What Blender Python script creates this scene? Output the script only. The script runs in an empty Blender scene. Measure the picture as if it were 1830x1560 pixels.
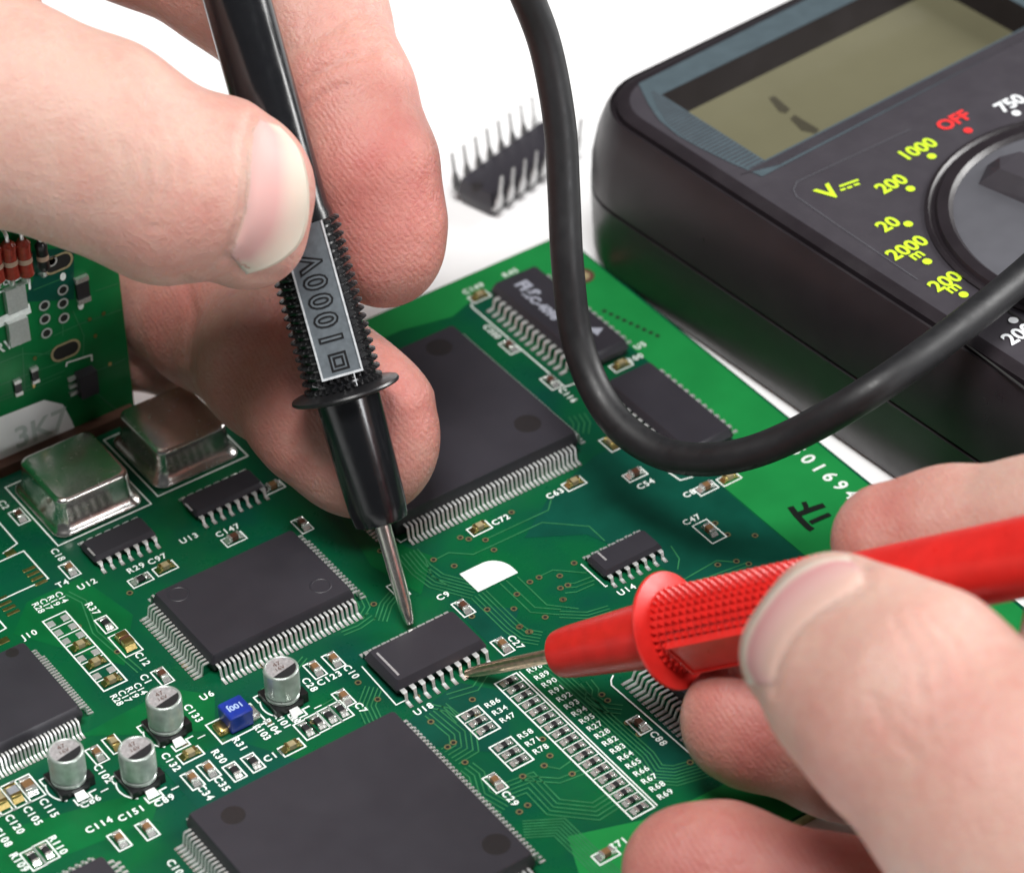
import bpy, math, random
import numpy as np
from mathutils import Vector, Matrix
from mathutils.bvhtree import BVHTree
random.seed(7)
rng = np.random.default_rng(7)
S = bpy.context.scene
COL = S.collection

# ------------------------------------------------------------------ camera (1 unit = 1 mm)
F = 5672.6                                             # focal length in photo pixels (1830 wide)
CAMR = np.array([[0.8154739914, -0.5786010930, -0.0149313280],
                 [0.3797439478, 0.5153820772, 0.7682290339],
                 [-0.4368028199, -0.6321408780, 0.6400009429]])
CAMP = np.array([-167.63514466, -261.86560636, 258.81402259])
cd = bpy.data.cameras.new('camera')
cam = bpy.data.objects.new('camera', cd); COL.objects.link(cam)
cd.sensor_fit = 'HORIZONTAL'; cd.sensor_width = 36.0; cd.lens = F * 36.0 / 1830.0
cd.clip_start = 5; cd.clip_end = 6000
mw = Matrix.Identity(4)
for i in range(3):
    for j in range(3): mw[i][j] = CAMR[j][i]
    mw[i][3] = CAMP[i]
cam.matrix_world = mw
cd.dof.use_dof = True; cd.dof.focus_distance = 374; cd.dof.aperture_fstop = 0.027
S.camera = cam

# ------------------------------------------------------------------ light
w = bpy.data.worlds.new('World'); S.world = w; w.use_nodes = True
bg = w.node_tree.nodes['Background']
bg.inputs[0].default_value = (0.93, 0.96, 1.0, 1); bg.inputs[1].default_value = 0.065
def area(name, loc, target, sx, sy, power, col=(1, 1, 1)):
    l = bpy.data.lights.new(name, 'AREA'); l.shape = 'RECTANGLE'; l.size = sx; l.size_y = sy
    l.energy = power; l.color = col
    o = bpy.data.objects.new(name, l); COL.objects.link(o); o.location = loc
    d = Vector(target) - Vector(loc); o.rotation_euler = d.to_track_quat('-Z', 'Y').to_euler()
    return o
area('softbox_overhead', (-115, -120, 635), (0, 0, 0), 260, 220, 5.2e6, (1, .99, .965))
area('softbox_side', (570, -110, 280), (0, -10, 10), 240, 300, 4.0e6, (1, .99, .975))
area('added_front_light', (150, -590, 218), (-10, -10, 10), 130, 180, 1.5e6, (.97, .985, 1))  # added low lamp, brightens the pins and gives the gloss its highlights
S.view_settings.view_transform = 'Standard'; S.view_settings.look = 'None'
S.view_settings.exposure = 0; S.view_settings.gamma = 1
S.cycles.use_denoising = True
S.cycles.max_bounces = 8

# ------------------------------------------------------------------ helpers
def B(x, y, z=0.0):                                    # point of the place at height z seen at photo pixel x, y
    d = CAMR.T @ np.array([(x - 915) / F, -(y - 780) / F, -1.0])
    t = (z - CAMP[2]) / d[2]
    return CAMP + d * t
def P(x, y, dep):                                      # point at a depth along the view
    return CAMP + CAMR.T @ np.array([(x - 915) / F * dep, -(y - 780) / F * dep, -dep])
def mat(name, col, rough=.5, metal=0.0, noise=0.0, nscale=1.0, bump=0.0, bscale=5.0, coat=0.0, spec=.5, wear=0.0, col2=None, croug=.1):
    m = bpy.data.materials.new(name); m.use_nodes = True
    nt = m.node_tree; b = nt.nodes['Principled BSDF']
    b.inputs['Roughness'].default_value = rough; b.inputs['Metallic'].default_value = metal
    b.inputs['Specular IOR Level'].default_value = spec
    b.inputs['Coat Weight'].default_value = coat; b.inputs['Coat Roughness'].default_value = croug
    c = (*col, 1)
    b.inputs['Base Color'].default_value = c
    tc = nt.nodes.new('ShaderNodeTexCoord')
    if noise or col2:
        n = nt.nodes.new('ShaderNodeTexNoise'); n.inputs['Scale'].default_value = nscale; n.inputs['Detail'].default_value = 4
        nt.links.new(tc.outputs['Object'], n.inputs['Vector'])
        r = nt.nodes.new('ShaderNodeValToRGB'); r.color_ramp.elements[0].position = .3; r.color_ramp.elements[1].position = .7
        r.color_ramp.elements[0].color = c if col2 else (*[max(0, v * (1 - noise)) for v in col], 1)
        r.color_ramp.elements[1].color = (*col2, 1) if col2 else (*[min(1, v * (1 + noise)) for v in col], 1)
        nt.links.new(n.outputs['Fac'], r.inputs['Fac']); nt.links.new(r.outputs['Color'], b.inputs['Base Color'])
    if wear:
        n4 = nt.nodes.new('ShaderNodeTexNoise'); n4.inputs['Scale'].default_value = nscale * .6; n4.inputs['Detail'].default_value = 8; n4.inputs['Roughness'].default_value = .7
        nt.links.new(tc.outputs['Object'], n4.inputs['Vector'])
        mr = nt.nodes.new('ShaderNodeMapRange'); mr.inputs[1].default_value = .3; mr.inputs[2].default_value = .7; mr.inputs[3].default_value = rough - wear; mr.inputs[4].default_value = rough + wear
        nt.links.new(n4.outputs['Fac'], mr.inputs[0]); nt.links.new(mr.outputs[0], b.inputs['Roughness'])
    if bump:
        n2 = nt.nodes.new('ShaderNodeTexNoise'); n2.inputs['Scale'].default_value = bscale; n2.inputs['Detail'].default_value = 5
        nt.links.new(tc.outputs['Object'], n2.inputs['Vector'])
        bp = nt.nodes.new('ShaderNodeBump'); bp.inputs['Strength'].default_value = bump; bp.inputs['Distance'].default_value = .1
        nt.links.new(n2.outputs['Fac'], bp.inputs['Height']); nt.links.new(bp.outputs['Normal'], b.inputs['Normal'])
    return m
M = dict(
    table=mat('white_table', (.90, .90, .91), .55, noise=.015, nscale=.03),
    mask=mat('solder_mask', (.002, .105, .030), .3, noise=0, nscale=.09, col2=(.002, .060, .038), spec=.3, bump=.05, bscale=.8, wear=.08),
    pour=mat('mask_over_copper', (.012, .215, .050), .3, noise=.12, nscale=.1, spec=.3, bump=.05, bscale=.8),
    deep=mat('mask_bare', (.003, .066, .042), .3, noise=.15, nscale=.2, spec=.3, bump=.05, bscale=.8),
    mid=mat('mask_mid', (.002, .112, .030), .3, noise=.2, nscale=.15, spec=.3, bump=.05, bscale=.8),
    mid2=mat('mask_upright', (.004, .150, .040), .3, noise=.25, nscale=.12, spec=.3, bump=.05, bscale=.8),
    trace=mat('trace_mask', (.030, .180, .070), .3, noise=.2, nscale=.6),
    edge=mat('board_edge', (.25, .27, .12), .6, noise=.2),
    silk=mat('white_ink', (.84, .90, .86), .55, noise=.08, nscale=2),
    gold=mat('gold_pad', (.55, .42, .16), .3, 1, noise=.15, nscale=3),
    dull=mat('via_ring', (.30, .26, .12), .4, .7, noise=.2, nscale=3),
    hole=mat('hole_dark', (.006, .006, .005), .8),
    chip=mat('chip_plastic', (.029, .0265, .034), .42, noise=.05, nscale=.25, bump=.045, bscale=12, spec=.5, wear=.05),
    chipd=mat('chip_dimple', (.020, .017, .018), .38, noise=.1, nscale=2),
    tin=mat('tinned_lead', (.84, .85, .84), .34, .72, noise=.06, nscale=3, bump=.05, bscale=8),
    steel=mat('can_steel', (.84, .81, .77), .24, 1, noise=.05, nscale=1.5, bump=.03, bscale=1.2, wear=.05),
    solder=mat('solder', (.82, .82, .79), .26, .8, noise=.1, nscale=4, bump=.25, bscale=4),
    ceram=mat('ceramic_brown', (.20, .105, .045), .45, noise=.2, nscale=3),
    ceram2=mat('ceramic_beige', (.33, .27, .15), .45, noise=.2, nscale=3),
    ceram3=mat('ceramic_grey', (.28, .29, .32), .4, noise=.1, nscale=3),
    ceramd=mat('ceramic_dark', (.09, .035, .02), .4, noise=.2, nscale=3),
    res=mat('resistor_black', (.018, .018, .020), .4, noise=.2, nscale=4),
    white=mat('white_ceramic', (.70, .72, .70), .5),
    sleeve=mat('capacitor_aluminium', (.46, .52, .48), .33, .55, noise=.12, nscale=1.2, bump=.08, bscale=3),
    captop=mat('capacitor_top', (.52, .50, .51), .4, .5, noise=.25, nscale=2.5, bump=.1, bscale=5),
    black=mat('black_plastic', (.010, .010, .011), .34, noise=.2, nscale=1, bump=.06, bscale=6, spec=.5, wear=.10),
    blackg=mat('black_gloss', (.007, .0075, .009), .19, bump=.035, bscale=2.5, spec=.55, wear=.05),
    blue=mat('blue_epoxy', (.012, .035, .30), .35, noise=.15, nscale=1.5, bump=.05),
    bluel=mat('blue_print', (.42, .55, .85), .5),
    red=mat('red_plastic', (.62, .020, .016), .34, noise=.08, nscale=.6, bump=.05, bscale=5, spec=.45, wear=.10),
    rubber=mat('cable_rubber', (.010, .010, .0115), .5, noise=.2, nscale=.8, bump=.08, bscale=3, wear=.10),
    needle=mat('nickel_needle', (.82, .78, .73), .27, 1, noise=.1, nscale=1, bump=.03, bscale=3),
    copper=mat('brassy_needle', (.78, .55, .42), .33, 1, noise=.2, nscale=1.5),
    meter=mat('meter_case', (.017, .013, .016), .36, noise=.12, nscale=.2, bump=.16, bscale=5, spec=.5, wear=.10),
    mface=mat('meter_face', (.044, .039, .047), .42, noise=.06, nscale=.3, bump=.06, bscale=6, wear=.10),
    bezel=mat('meter_bezel', (.060, .084, .098), .45, noise=.1, nscale=.5),
    lcd=mat('lcd_glass', (.132, .124, .076), .25, noise=.04, nscale=.1),
    seg=mat('lcd_segment', (.05, .045, .03), .4),
    dial=mat('dial_grey', (.095, .095, .108), .36, noise=.06, nscale=.3, bump=.05, bscale=4),
    lime=mat('lime_ink', (.55, .75, .03), .5), inkw=mat('ink_white', (.8, .82, .84), .5), inkr=mat('ink_red', (.75, .03, .03), .5),
    marker=mat('black_marker', (.004, .007, .005), .45),
    glare_patch=mat('white_glare', (.95, .96, .95), .4, noise=.05, nscale=.3),
    grey=mat('grey_print', (.60, .66, .62), .6),
    panel=mat('panel_sheen', (.21, .24, .265), .3, .5, noise=.12, nscale=1.5, bump=.05),  # glossy black panel, its silvery reflection put into the base colour
    phen=mat('plain_brown', (.10, .045, .03), .5, noise=.2, nscale=.6),
    glass=mat('diode_glass', (.27, .035, .022), .12, noise=.3, nscale=1.2, coat=.6),
    band=mat('diode_band', (.42, .30, .22), .4),
    chipink=mat('chip_ink', (.36, .38, .45), .5), rimgrey=mat('panel_edge', (.52, .54, .56), .4, noise=.2, nscale=2),
    pin=mat('dip_pin', (.50, .50, .50), .35, .8, noise=.1, nscale=2),
)
def mesh_of(name, V, Fc, m=None, smooth=False):
    me = bpy.data.meshes.new(name)
    me.from_pydata([tuple(v) for v in V], [], [tuple(f) for f in Fc]); me.update()
    if m: me.materials.append(m if not isinstance(m, str) else M[m])
    if smooth:
        me.polygons.foreach_set('use_smooth', [True] * len(me.polygons))
    return me
def link(name, data, parent=None, loc=(0, 0, 0), rz=0.0, kind=None, label=None):
    o = bpy.data.objects.new(name, data); COL.objects.link(o)
    o.location = loc
    if rz: o.rotation_euler = (0, 0, rz)
    if parent: o.parent = parent
    if kind: o['kind'] = kind
    if label: o['label'] = label
    return o
def thing(name, label, cat, loc=(0, 0, 0), data=None, group=None):
    o = link(name, data, None, loc); o['label'] = label; o['category'] = cat
    if group: o['group'] = group
    return o
class MB:
    def __init__(s): s.v = []; s.f = []
    def add(s, V, Fc):
        k = len(s.v); s.v += [tuple(p) for p in V]; s.f += [tuple(i + k for i in f) for f in Fc]; return s
    def box(s, x0, x1, y0, y1, z0, z1):
        return s.add([(x0, y0, z0), (x1, y0, z0), (x1, y1, z0), (x0, y1, z0), (x0, y0, z1), (x1, y0, z1), (x1, y1, z1), (x0, y1, z1)],
                     [(0, 3, 2, 1), (4, 5, 6, 7), (0, 1, 5, 4), (1, 2, 6, 5), (2, 3, 7, 6), (3, 0, 4, 7)])
    def loft(s, rings, cap0=True, cap1=True):
        n = len(rings[0]); V = [p for r in rings for p in r]; Fc = []
        for k in range(len(rings) - 1):
            for i in range(n):
                j = (i + 1) % n; Fc.append((k * n + i, k * n + j, (k + 1) * n + j, (k + 1) * n + i))
        if cap0: Fc.append(tuple(range(n - 1, -1, -1)))
        if cap1: Fc.append(tuple(range((len(rings) - 1) * n, len(rings) * n)))
        return s.add(V, Fc)
    def strip(s, pts, wd, z, closed=False):              # flat ribbon along a 2-D polyline
        pts = [np.array(p[:2], float) for p in pts]; n = len(pts); L = []; Rr = []
        for i in range(n):
            a = pts[i - 1] if (i > 0 or closed) else None; b = pts[(i + 1) % n] if (i < n - 1 or closed) else None
            ds = []
            if a is not None: d = pts[i] - a; ds.append(d / (np.linalg.norm(d) + 1e-9))
            if b is not None: d = b - pts[i]; ds.append(d / (np.linalg.norm(d) + 1e-9))
            t = sum(ds); t = t / (np.linalg.norm(t) + 1e-9); nn = np.array([-t[1], t[0]])
            c = max(.45, abs(np.dot(nn, np.array([-ds[0][1], ds[0][0]])))); h = wd / 2 / c
            L.append((*(pts[i] + nn * h), z)); Rr.append((*(pts[i] - nn * h), z))
        V = L + Rr; Fc = []
        for i in range(n if closed else n - 1):
            j = (i + 1) % n; Fc.append((i, n + i, n + j, j))
        return s.add(V, Fc)
    def mesh(s, name, m, smooth=False): return mesh_of(name, s.v, s.f, m, smooth)
def rrect(cx, cy, wx, wy, r, z, n=3):
    out = []
    for (sx, sy, a0) in ((1, -1, -90), (1, 1, 0), (-1, 1, 90), (-1, -1, 180)):
        for k in range(n + 1):
            a = math.radians(a0 + 90 * k / n)
            out.append((cx + sx * (wx / 2 - r) + r * math.cos(a), cy + sy * (wy / 2 - r) + r * math.sin(a), z))
    return out
def circ(cx, cy, r, z, n=24): return [(cx + r * math.cos(2 * math.pi * k / n), cy + r * math.sin(2 * math.pi * k / n), z) for k in range(n)]
def shade_auto(me, ang=35):
    me.polygons.foreach_set('use_smooth', [True] * len(me.polygons))
    me.set_sharp_from_angle(angle=math.radians(ang))
    return me
_txt = {}
def text_mesh(s, size, m, bold=.02, sp=1.0, extr=0.0):
    k = (s, size, m, bold, sp, extr)
    if k not in _txt:
        c = bpy.data.curves.new('print', 'FONT'); c.body = s; c.size = size; c.offset = bold * size; c.resolution_u = 3
        c.align_x = 'CENTER'; c.align_y = 'CENTER'; c.space_character = sp; c.extrude = extr
        o = bpy.data.objects.new('print', c)
        me = bpy.data.meshes.new_from_object(o); me.materials.clear(); me.materials.append(M[m])
        bpy.data.objects.remove(o); bpy.data.curves.remove(c); me.name = 'print'
        _txt[k] = me
    return _txt[k]

# ------------------------------------------------------------------ table
mb = MB().box(-1500, 1700, -1300, 1900, -40, -1.6)
link('table', mb.mesh('table', 'table'), kind='structure')

# ------------------------------------------------------------------ main circuit board
BX0, BX1, BY0, BY1 = -112.0, 39.8, -79.2, 25.2
board = thing('circuit_board', 'green circuit board lying flat, crowded with black chips and tiny silver parts', 'circuit board')
Z1, Z2, Z3 = .03, .06, .09
sub = MB().box(BX0, BX1, BY0, BY1, -1.6, 0).mesh('substrate', 'mask'); sub.materials.append(M['edge'])
for p in sub.polygons:
    if abs(p.normal.z) < .5: p.material_index = 1
link('substrate', sub, board)
def sheet(name, poly, z, m):
    link(name, MB().add([(x, y, z) for x, y in poly], [tuple(range(len(poly)))]).mesh(name, m), board)
sheet('copper_pour', [(-26, 25), (-26, 20.6), (10, 20.4), (17, 18.8), (21.5, 20.4), (31.6, 20.4), (32.4, 16), (32.2, -8), (31.3, -24.5), (30.5, -27), (24.6, -28.6), (24.7, -78.9), (39.3, -78.9), (39.5, 25)], Z1, 'pour')
sheet('copper_pour', [(-26, -66.2), (-16, -69.8), (-6.2, -70.2), (6, -73), (6, -78.8), (-31.5, -78.8)], Z1, 'pour')
sheet('bare_area', [(15.2, -15.5), (24.3, -15.5), (24.4, -50), (12.5, -50), (9, -36), (5.5, -27), (-1, -23), (6, -18.5)], Z1, 'deep')
sheet('bare_area', [(-6.6, -65.2), (-1, -65.2), (-1, -55), (-7.6, -58), (-12.8, -62), (-13, -66)], Z1, 'deep')
for poly in ([(-56, 3), (-48.6, 3), (-46.8, -6.5), (-52, -13.5), (-60, -1)], [(-80, -27.5), (-64, -31.5), (-58.5, -33.4), (-62, -37), (-80, -35)],
             [(-62, -20.6), (-49.6, -20), (-46, -24), (-49, -29), (-57, -24)], [(-19, -16.2), (-17, -6), (-13.6, -15.8), (-12, -19), (-17, -24)]):
    sheet('ground_fill', poly, Z1, 'mid')
for poly in ([(-57, -31), (-48, -31.5), (-43, -40), (-57, -39)], [(-31, -41), (-22, -39), (-18, -44), (-24, -52), (-31, -45)], [(-15, -27), (-9, -33), (-13, -37), (-15.4, -36)]):
    sheet('bare_area', poly, Z1, 'deep')

# traces: polylines on the board, parallel bundles
def offs(pts, d):
    pts = [np.array(p[:2]) for p in pts]; out = []
    for i in range(len(pts)):
        ds = []
        if i > 0: t = pts[i] - pts[i - 1]; ds.append(t / np.linalg.norm(t))
        if i < len(pts) - 1: t = pts[i + 1] - pts[i]; ds.append(t / np.linalg.norm(t))
        t = sum(ds); t /= np.linalg.norm(t); nn = np.array([-t[1], t[0]]); c = max(.4, np.dot(nn, [-ds[0][1], ds[0][0]]))
        out.append(pts[i] + nn * d / c)
    return out
BUND = [
 ([(728, 988), (753, 1018), (780, 1038), (850, 1057)], 6, .55), ([(700, 1010), (716, 1050), (690, 1080), (680, 1110)], 4, .5),
 ([(855, 1062), (914, 1120), (936, 1136), (966, 1141)], 5, .55), ([(925, 1031), (977, 1081), (1034, 1088)], 1, 0),
 ([(899, 1040), (952, 1090), (1002, 1094)], 2, .9), ([(775, 1002), (802, 988), (846, 991), (969, 934), (1053, 941), (1081, 967)], 1, 0),
 ([(868, 964), (980, 912), (985, 893)], 1, 0), ([(961, 1032), (988, 1019), (1048, 1024)], 1, 0), ([(1010, 1047), (1028, 1046), (1060, 1034)], 2, .7),
 ([(1010, 1060), (1030, 1058), (1062, 1044)], 1, 0), ([(1199, 976), (1214, 999), (1211, 1018)], 1, 0),
 ([(1222, 1036), (1281, 1002), (1316, 1005)], 1, 0), ([(1230, 1048), (1338, 1008)], 2, .6),
 ([(778, 1268), (826, 1308), (830, 1336), (804, 1352)], 6, .62), ([(834, 1370), (852, 1384), (862, 1420), (905, 1444)], 4, .6),
 ([(900, 1416), (947, 1398), (989, 1442), (1065, 1450), (1115, 1418)], 5, .62), ([(965, 1367), (1000, 1374), (1020, 1360)], 1, 0),
 ([(935, 1482), (1000, 1478), (1100, 1575)], 7, .42), ([(965, 1192), (989, 1209), (1148, 1353), (1168, 1383), (1207, 1386), (1258, 1371)], 7, .5),
 ([(1047, 1218), (1059, 1233), (1057, 1247), (1084, 1265), (1112, 1268)], 3, .7), ([(1000, 1098), (1050, 1100), (1090, 1088)], 3, .55),
 ([(1030, 742), (1040, 757), (1037, 775)], 4, .7), ([(640, 1060), (652, 1085), (640, 1105)], 3, .6), ([(760, 1000), (772, 1030), (800, 1046)], 1, 0),
 ([(610, 1130), (640, 1118), (665, 1100)], 3, .6), ([(880, 1185), (850, 1230), (800, 1245)], 2, .8), ([(668, 1228), (655, 1262), (668, 1290)], 5, .5),
 ([(820, 1290), (800, 1268), (770, 1262)], 2, .6), ([(905, 1190), (920, 1180), (950, 1182)], 3, .5),
 ([(930, 1390), (1000, 1395), (1060, 1372)], 2, .7), ([(470, 1235), (520, 1205), (545, 1175)], 2, .6), ([(120, 1060), (150, 1075), (170, 1130), (250, 1200)], 2, .6),
 ([(575, 1265), (600, 1250), (640, 1262)], 2, .6), ([(1030, 560), (1075, 600), (1090, 625)], 2, .7),
]
tb = MB()
for pts, n, sp in BUND:
    q = [B(*p)[:2] for p in pts]
    for k in range(n):
        tb.strip(offs(q, (k - (n - 1) / 2) * sp) if n > 1 else q, .17, Z2)
link('copper_traces', tb.mesh('copper_traces', 'trace'), board, kind='stuff')
VIAS = [(600 + x / 3.66, 800 + y / 3.66) for x, y in [(1150, 425), (815, 590), (870, 600), (980, 605), (640, 735), (1035, 670), (775, 775), (1330, 850), (1270, 880), (1465, 840), (1470, 920), (1485, 995), (1185, 960), (1165, 1055), (1370, 1110), (990, 1060), (1205, 1170), (1270, 1205), (890, 1105)]]
VIAS += [(800 + x / 3.392, 1100 + y / 3.392) for x, y in [(435, 70), (490, 100), (150, 510), (180, 600), (35, 770), (105, 890), (585, 910), (755, 960), (620, 850), (575, 750), (455, 975), (485, 1150), (435, 1190), (935, 480), (970, 515), (1160, 720), (1090, 650), (1470, 890)]]
VIAS += [(980 + x / 3.155, 780 + y / 3.155) for x, y in [(145, 715), (110, 840), (85, 920), (955, 725), (1060, 705), (1130, 720), (1010, 555), (940, 490), (1165, 560)]]
VIAS += [(800, 1335), (770, 1290), (745, 1245), (675, 1250), (560, 1290), (660, 1305), (210, 1165), (232, 1060), (140, 1120), (470, 1190), (330, 1190), (680, 985), (668, 1080), (640, 1220), (330, 1330), (480, 1290)]
vm = MB(); n = 14
vm.add([(*p[:2], 0) for p in circ(0, 0, .42, 0, n)] + [(*p[:2], 0) for p in circ(0, 0, .23, 0, n)], [(i, (i + 1) % n, n + (i + 1) % n, n + i) for i in range(n)])
vme = vm.mesh('via', 'dull'); vh = MB().add(circ(0, 0, .23, -.01, n), [tuple(range(n))])
vme.materials.append(M['hole']); vv = MB(); vv.v, vv.f = vm.v + vh.v, vm.f + [tuple(i + len(vm.v) for i in vh.f[0])]
vme = vv.mesh('via', 'dull'); vme.materials.append(M['hole']); vme.polygons[len(vme.polygons) - 1].material_index = 1
for v in VIAS:
    q = B(*v); link('via', vme, board, (q[0], q[1], Z3 - .01))

# silk-screen outlines and printed designators
def frame(cx, cy, wx, wy, wd=.22, name='outline_box'):
    m = MB().strip([(cx - wx / 2, cy - wy / 2), (cx + wx / 2, cy - wy / 2), (cx + wx / 2, cy + wy / 2), (cx - wx / 2, cy + wy / 2)], wd, Z3, True)
    return link(name, m.mesh(name, 'silk'), board)
def line(pts, wd=.2):
    return link('outline_line', MB().strip(pts, wd, Z3).mesh('outline_line', 'silk'), board)
def text(s, px, d='x', size=1.3, m='silk', bold=.026, z=Z3, sp=1.22):
    q = B(*px); return link('printed_text', text_mesh(s, size, m, bold, sp), board, (q[0], q[1], z), 0 if d == 'x' else -math.pi / 2)

# ------------------------------------------------------------------ chips
def body_mesh(name, wx, wy, h, so, ins, cr=.35, split=.52, inst=None, m='chip'):
    zm = so + (h - so) * split; it = ins if inst is None else inst; e = .13
    R = [rrect(0, 0, wx - 2 * ins, wy - 2 * ins, cr, so, 2), rrect(0, 0, wx, wy, cr, zm - .06, 2), rrect(0, 0, wx, wy, cr, zm + .06, 2),
         rrect(0, 0, wx - 2 * it + e * .4, wy - 2 * it + e * .4, cr, h - e, 2), rrect(0, 0, wx - 2 * it - e, wy - 2 * it - e, cr, h, 2)]
    return shade_auto(MB().loft(R).mesh(name, m), 20), zm
def lead_mesh(zt, reach, wid, th=.15, foot=None, flare=1.0):
    a = reach * .43; b = reach * .55
    prof = [(-.25, zt), (a - .12, zt), (a + .02, zt - .10), (b - .02, .32), (b + .12, .16), (reach, .10)]
    if flare == 1.0: ws = [wid] * 6
    else: ws = [wid * flare, wid * flare, wid, wid * .85, wid, wid]
    rings = []
    for i, (s, z) in enumerate(prof):
        i0, i1 = max(0, i - 1), min(5, i + 1)
        t = np.array([prof[i1][0] - prof[i0][0], prof[i1][1] - prof[i0][1]]); t /= np.linalg.norm(t); nn = (-t[1] * th / 2, t[0] * th / 2)
        q = ws[i] / 2
        rings.append([(-q, s - nn[0], z - nn[1]), (q, s - nn[0], z - nn[1]), (q, s + nn[0], z + nn[1]), (-q, s + nn[0], z + nn[1])])
    return MB().loft(rings)
# a lead is modelled pointing along +Y; side angles turn it: 0 back (+Y), 180 front (-Y), -90 right (+X), 90 left (-X)
def chip(name, cx, cy, wx, wy, h, sides, pitch, wid, reach, so=.2, ins=.35, flare=1.0, label=None, inst=None, split=.52, pads=True):
    me, zm = body_mesh(name, wx, wy, h, so, ins, split=split, inst=inst)
    o = link(name, me, board, (cx, cy, 0), label=label)
    lb = lead_mesh(zm, reach, wid, flare=flare); lm = shade_auto(lb.mesh('lead', 'tin'), 50)
    for side, n, single in sides:
        a = {'b': 0, 'f': math.pi, 'r': -math.pi / 2, 'l': math.pi / 2}[side]
        half = wy / 2 if side in 'bf' else wx / 2
        Rm = np.array([[math.cos(a), -math.sin(a)], [math.sin(a), math.cos(a)]])
        jn = MB(); pd = MB()
        for k in range(n):
            u = (k - (n - 1) / 2) * pitch
            q = Rm @ np.array([u, half])
            if single is True or (single and k in single):
                link('lead', lm, o, (q[0], q[1], 0), a)
            else:
                jn.add([(*(Rm @ np.array(v[:2]) + q), v[2]) for v in lb.v], lb.f)
            w2 = wid * .62
            c4 = [Rm @ np.array(p) + np.array([cx, cy]) + q for p in ((u * 0 - w2, reach * .5), (w2, reach * .5), (w2, reach + .3), (-w2, reach + .3))]
            pd.add([(*p, Z3) for p in c4], [(0, 1, 2, 3)])
        if jn.v: link('lead_row', jn.mesh('lead_row', 'tin'), o, kind='stuff')
        if pads and side not in 'rb': link('pad_row', pd.mesh('pad_row', 'solder'), board, kind='stuff')
    return o
def dimple(o, x, y, z, r=.9, m='chipd'):
    n = 20; V = circ(0, 0, r, 0, n) + circ(0, 0, r * .9, -.0, n)
    mbx = MB(); mbx.loft([circ(0, 0, r, .004, n), circ(0, 0, r * .93, .012, n)], False, True)
    return link('mould_mark', mbx.mesh('mould_mark', m), o, (x, y, z))
q1 = chip('square_chip', 0, 0, 27.9, 27.9, 3.5, [('f', 40, True), ('r', 40, False), ('l', 40, False), ('b', 40, False)], .65, .32, 1.85, label='largest square black chip behind the black probe, matte grey top')
a = B(785, 621, 3.5); dimple(q1, a[0], a[1], 3.5, 1.75); a = B(943, 757, 3.5); dimple(q1, a[0], a[1], 3.5, 1.75)
q2 = chip('rectangular_chip', -34.5, -14.2, 20, 14, 2.9, [('f', 30, True), ('l', 20, True), ('r', 20, True), ('b', 30, False)], .65, .32, 1.9, label='oblong black chip with pins on four sides behind the small capacitors')
for p in ((319, 1061), (573, 1046)):
    a = B(*p, 2.9); n = 24
    ring = MB(); ring.loft([circ(0, 0, 1.35, .002, n), circ(0, 0, 1.3, .05, n), circ(0, 0, 1.12, .05, n), circ(0, 0, 1.05, .002, n)], False, False)
    link('mould_mark', shade_auto(ring.mesh('mould_mark', 'chip'), 60), q2, (a[0] + 34.5, a[1] + 14.2, 2.9))
q3 = chip('square_chip', -46.05, -55.0, 27.9, 27.9, 3.5, [('l', 40, range(25, 40)), ('r', 40, False), ('f', 40, False), ('b', 40, False)], .65, .32, 1.95, label='square black chip nearest the camera, plain grey top with two round marks')
a = B(417, 1456, 3.5); dimple(q3, a[0] + 46.05, a[1] + 55, 3.5, 1.4); a = B(887, 1508, 3.5); dimple(q3, a[0] + 46.05, a[1] + 55, 3.5, 1.6)
q4 = chip('square_chip', -67.5, -12.4, 13.9, 13.9, 3.0, [('r', 24, True), ('f', 24, True), ('b', 24, False), ('l', 24, False)], .5, .25, 1.7, label='square black chip cut by the left edge of the photo')
a = B(22, 1166, 3.0); dimple(q4, a[0] + 67.5, a[1] + 12.4, 3.0, .8)
q5 = chip('square_chip', -76.2, -46.0, 13.4, 13.4, 1.5, [('b', 15, False), ('r', 15, range(9, 15)), ('l', 15, False), ('f', 15, False)], .8, .34, 1.5, ins=.2, label='thin black chip at the bottom edge of the board')
chip('small_outline_chip', -22.9, -33.7, 12.8, 7.1, 2.4, [('f', 10, True), ('b', 10, True)], 1.27, .42, 1.75, ins=.45, flare=1.5, so=.15, label='long black chip that both probe tips touch')
chip('small_outline_chip', 6.5, -33.4, 8.8, 3.9, 1.6, [('f', 7, True), ('b', 7, True)], 1.27, .40, 1.25, ins=.3, flare=1.5, so=.12, label='small black chip with silver pins just above the red guard')
a = B(210, 958, 1.6); chip('small_outline_chip', a[0], a[1], 8.7, 3.9, 1.6, [('f', 7, True), ('b', 7, True)], 1.27, .40, 1.25, ins=.3, flare=1.5, so=.12, label='small black chip in front of the bright crystal can')
a = B(398, 875, 1.6); chip('small_outline_chip', a[0], a[1], 10.0, 3.9, 1.6, [('f', 8, True), ('b', 8, True)], 1.27, .40, 1.25, ins=.3, flare=1.5, so=.12, label='small black chip in front of the dark crystal can')
u_i = chip('memory_chip', 27.2, 8.6, 7.6, 21.0, 2.6, [('l', 14, True), ('r', 14, False)], 1.27, .45, 1.9, ins=.4, flare=1.5, label='black chip with pale printing partly behind the cable')
u_j = chip('memory_chip', 27.0, -15.4, 7.6, 17.6, 2.6, [('l', 12, True), ('r', 12, False)], 1.27, .45, 1.9, ins=.4, flare=1.5, label='plain black chip inside the loop of the cable')
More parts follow.
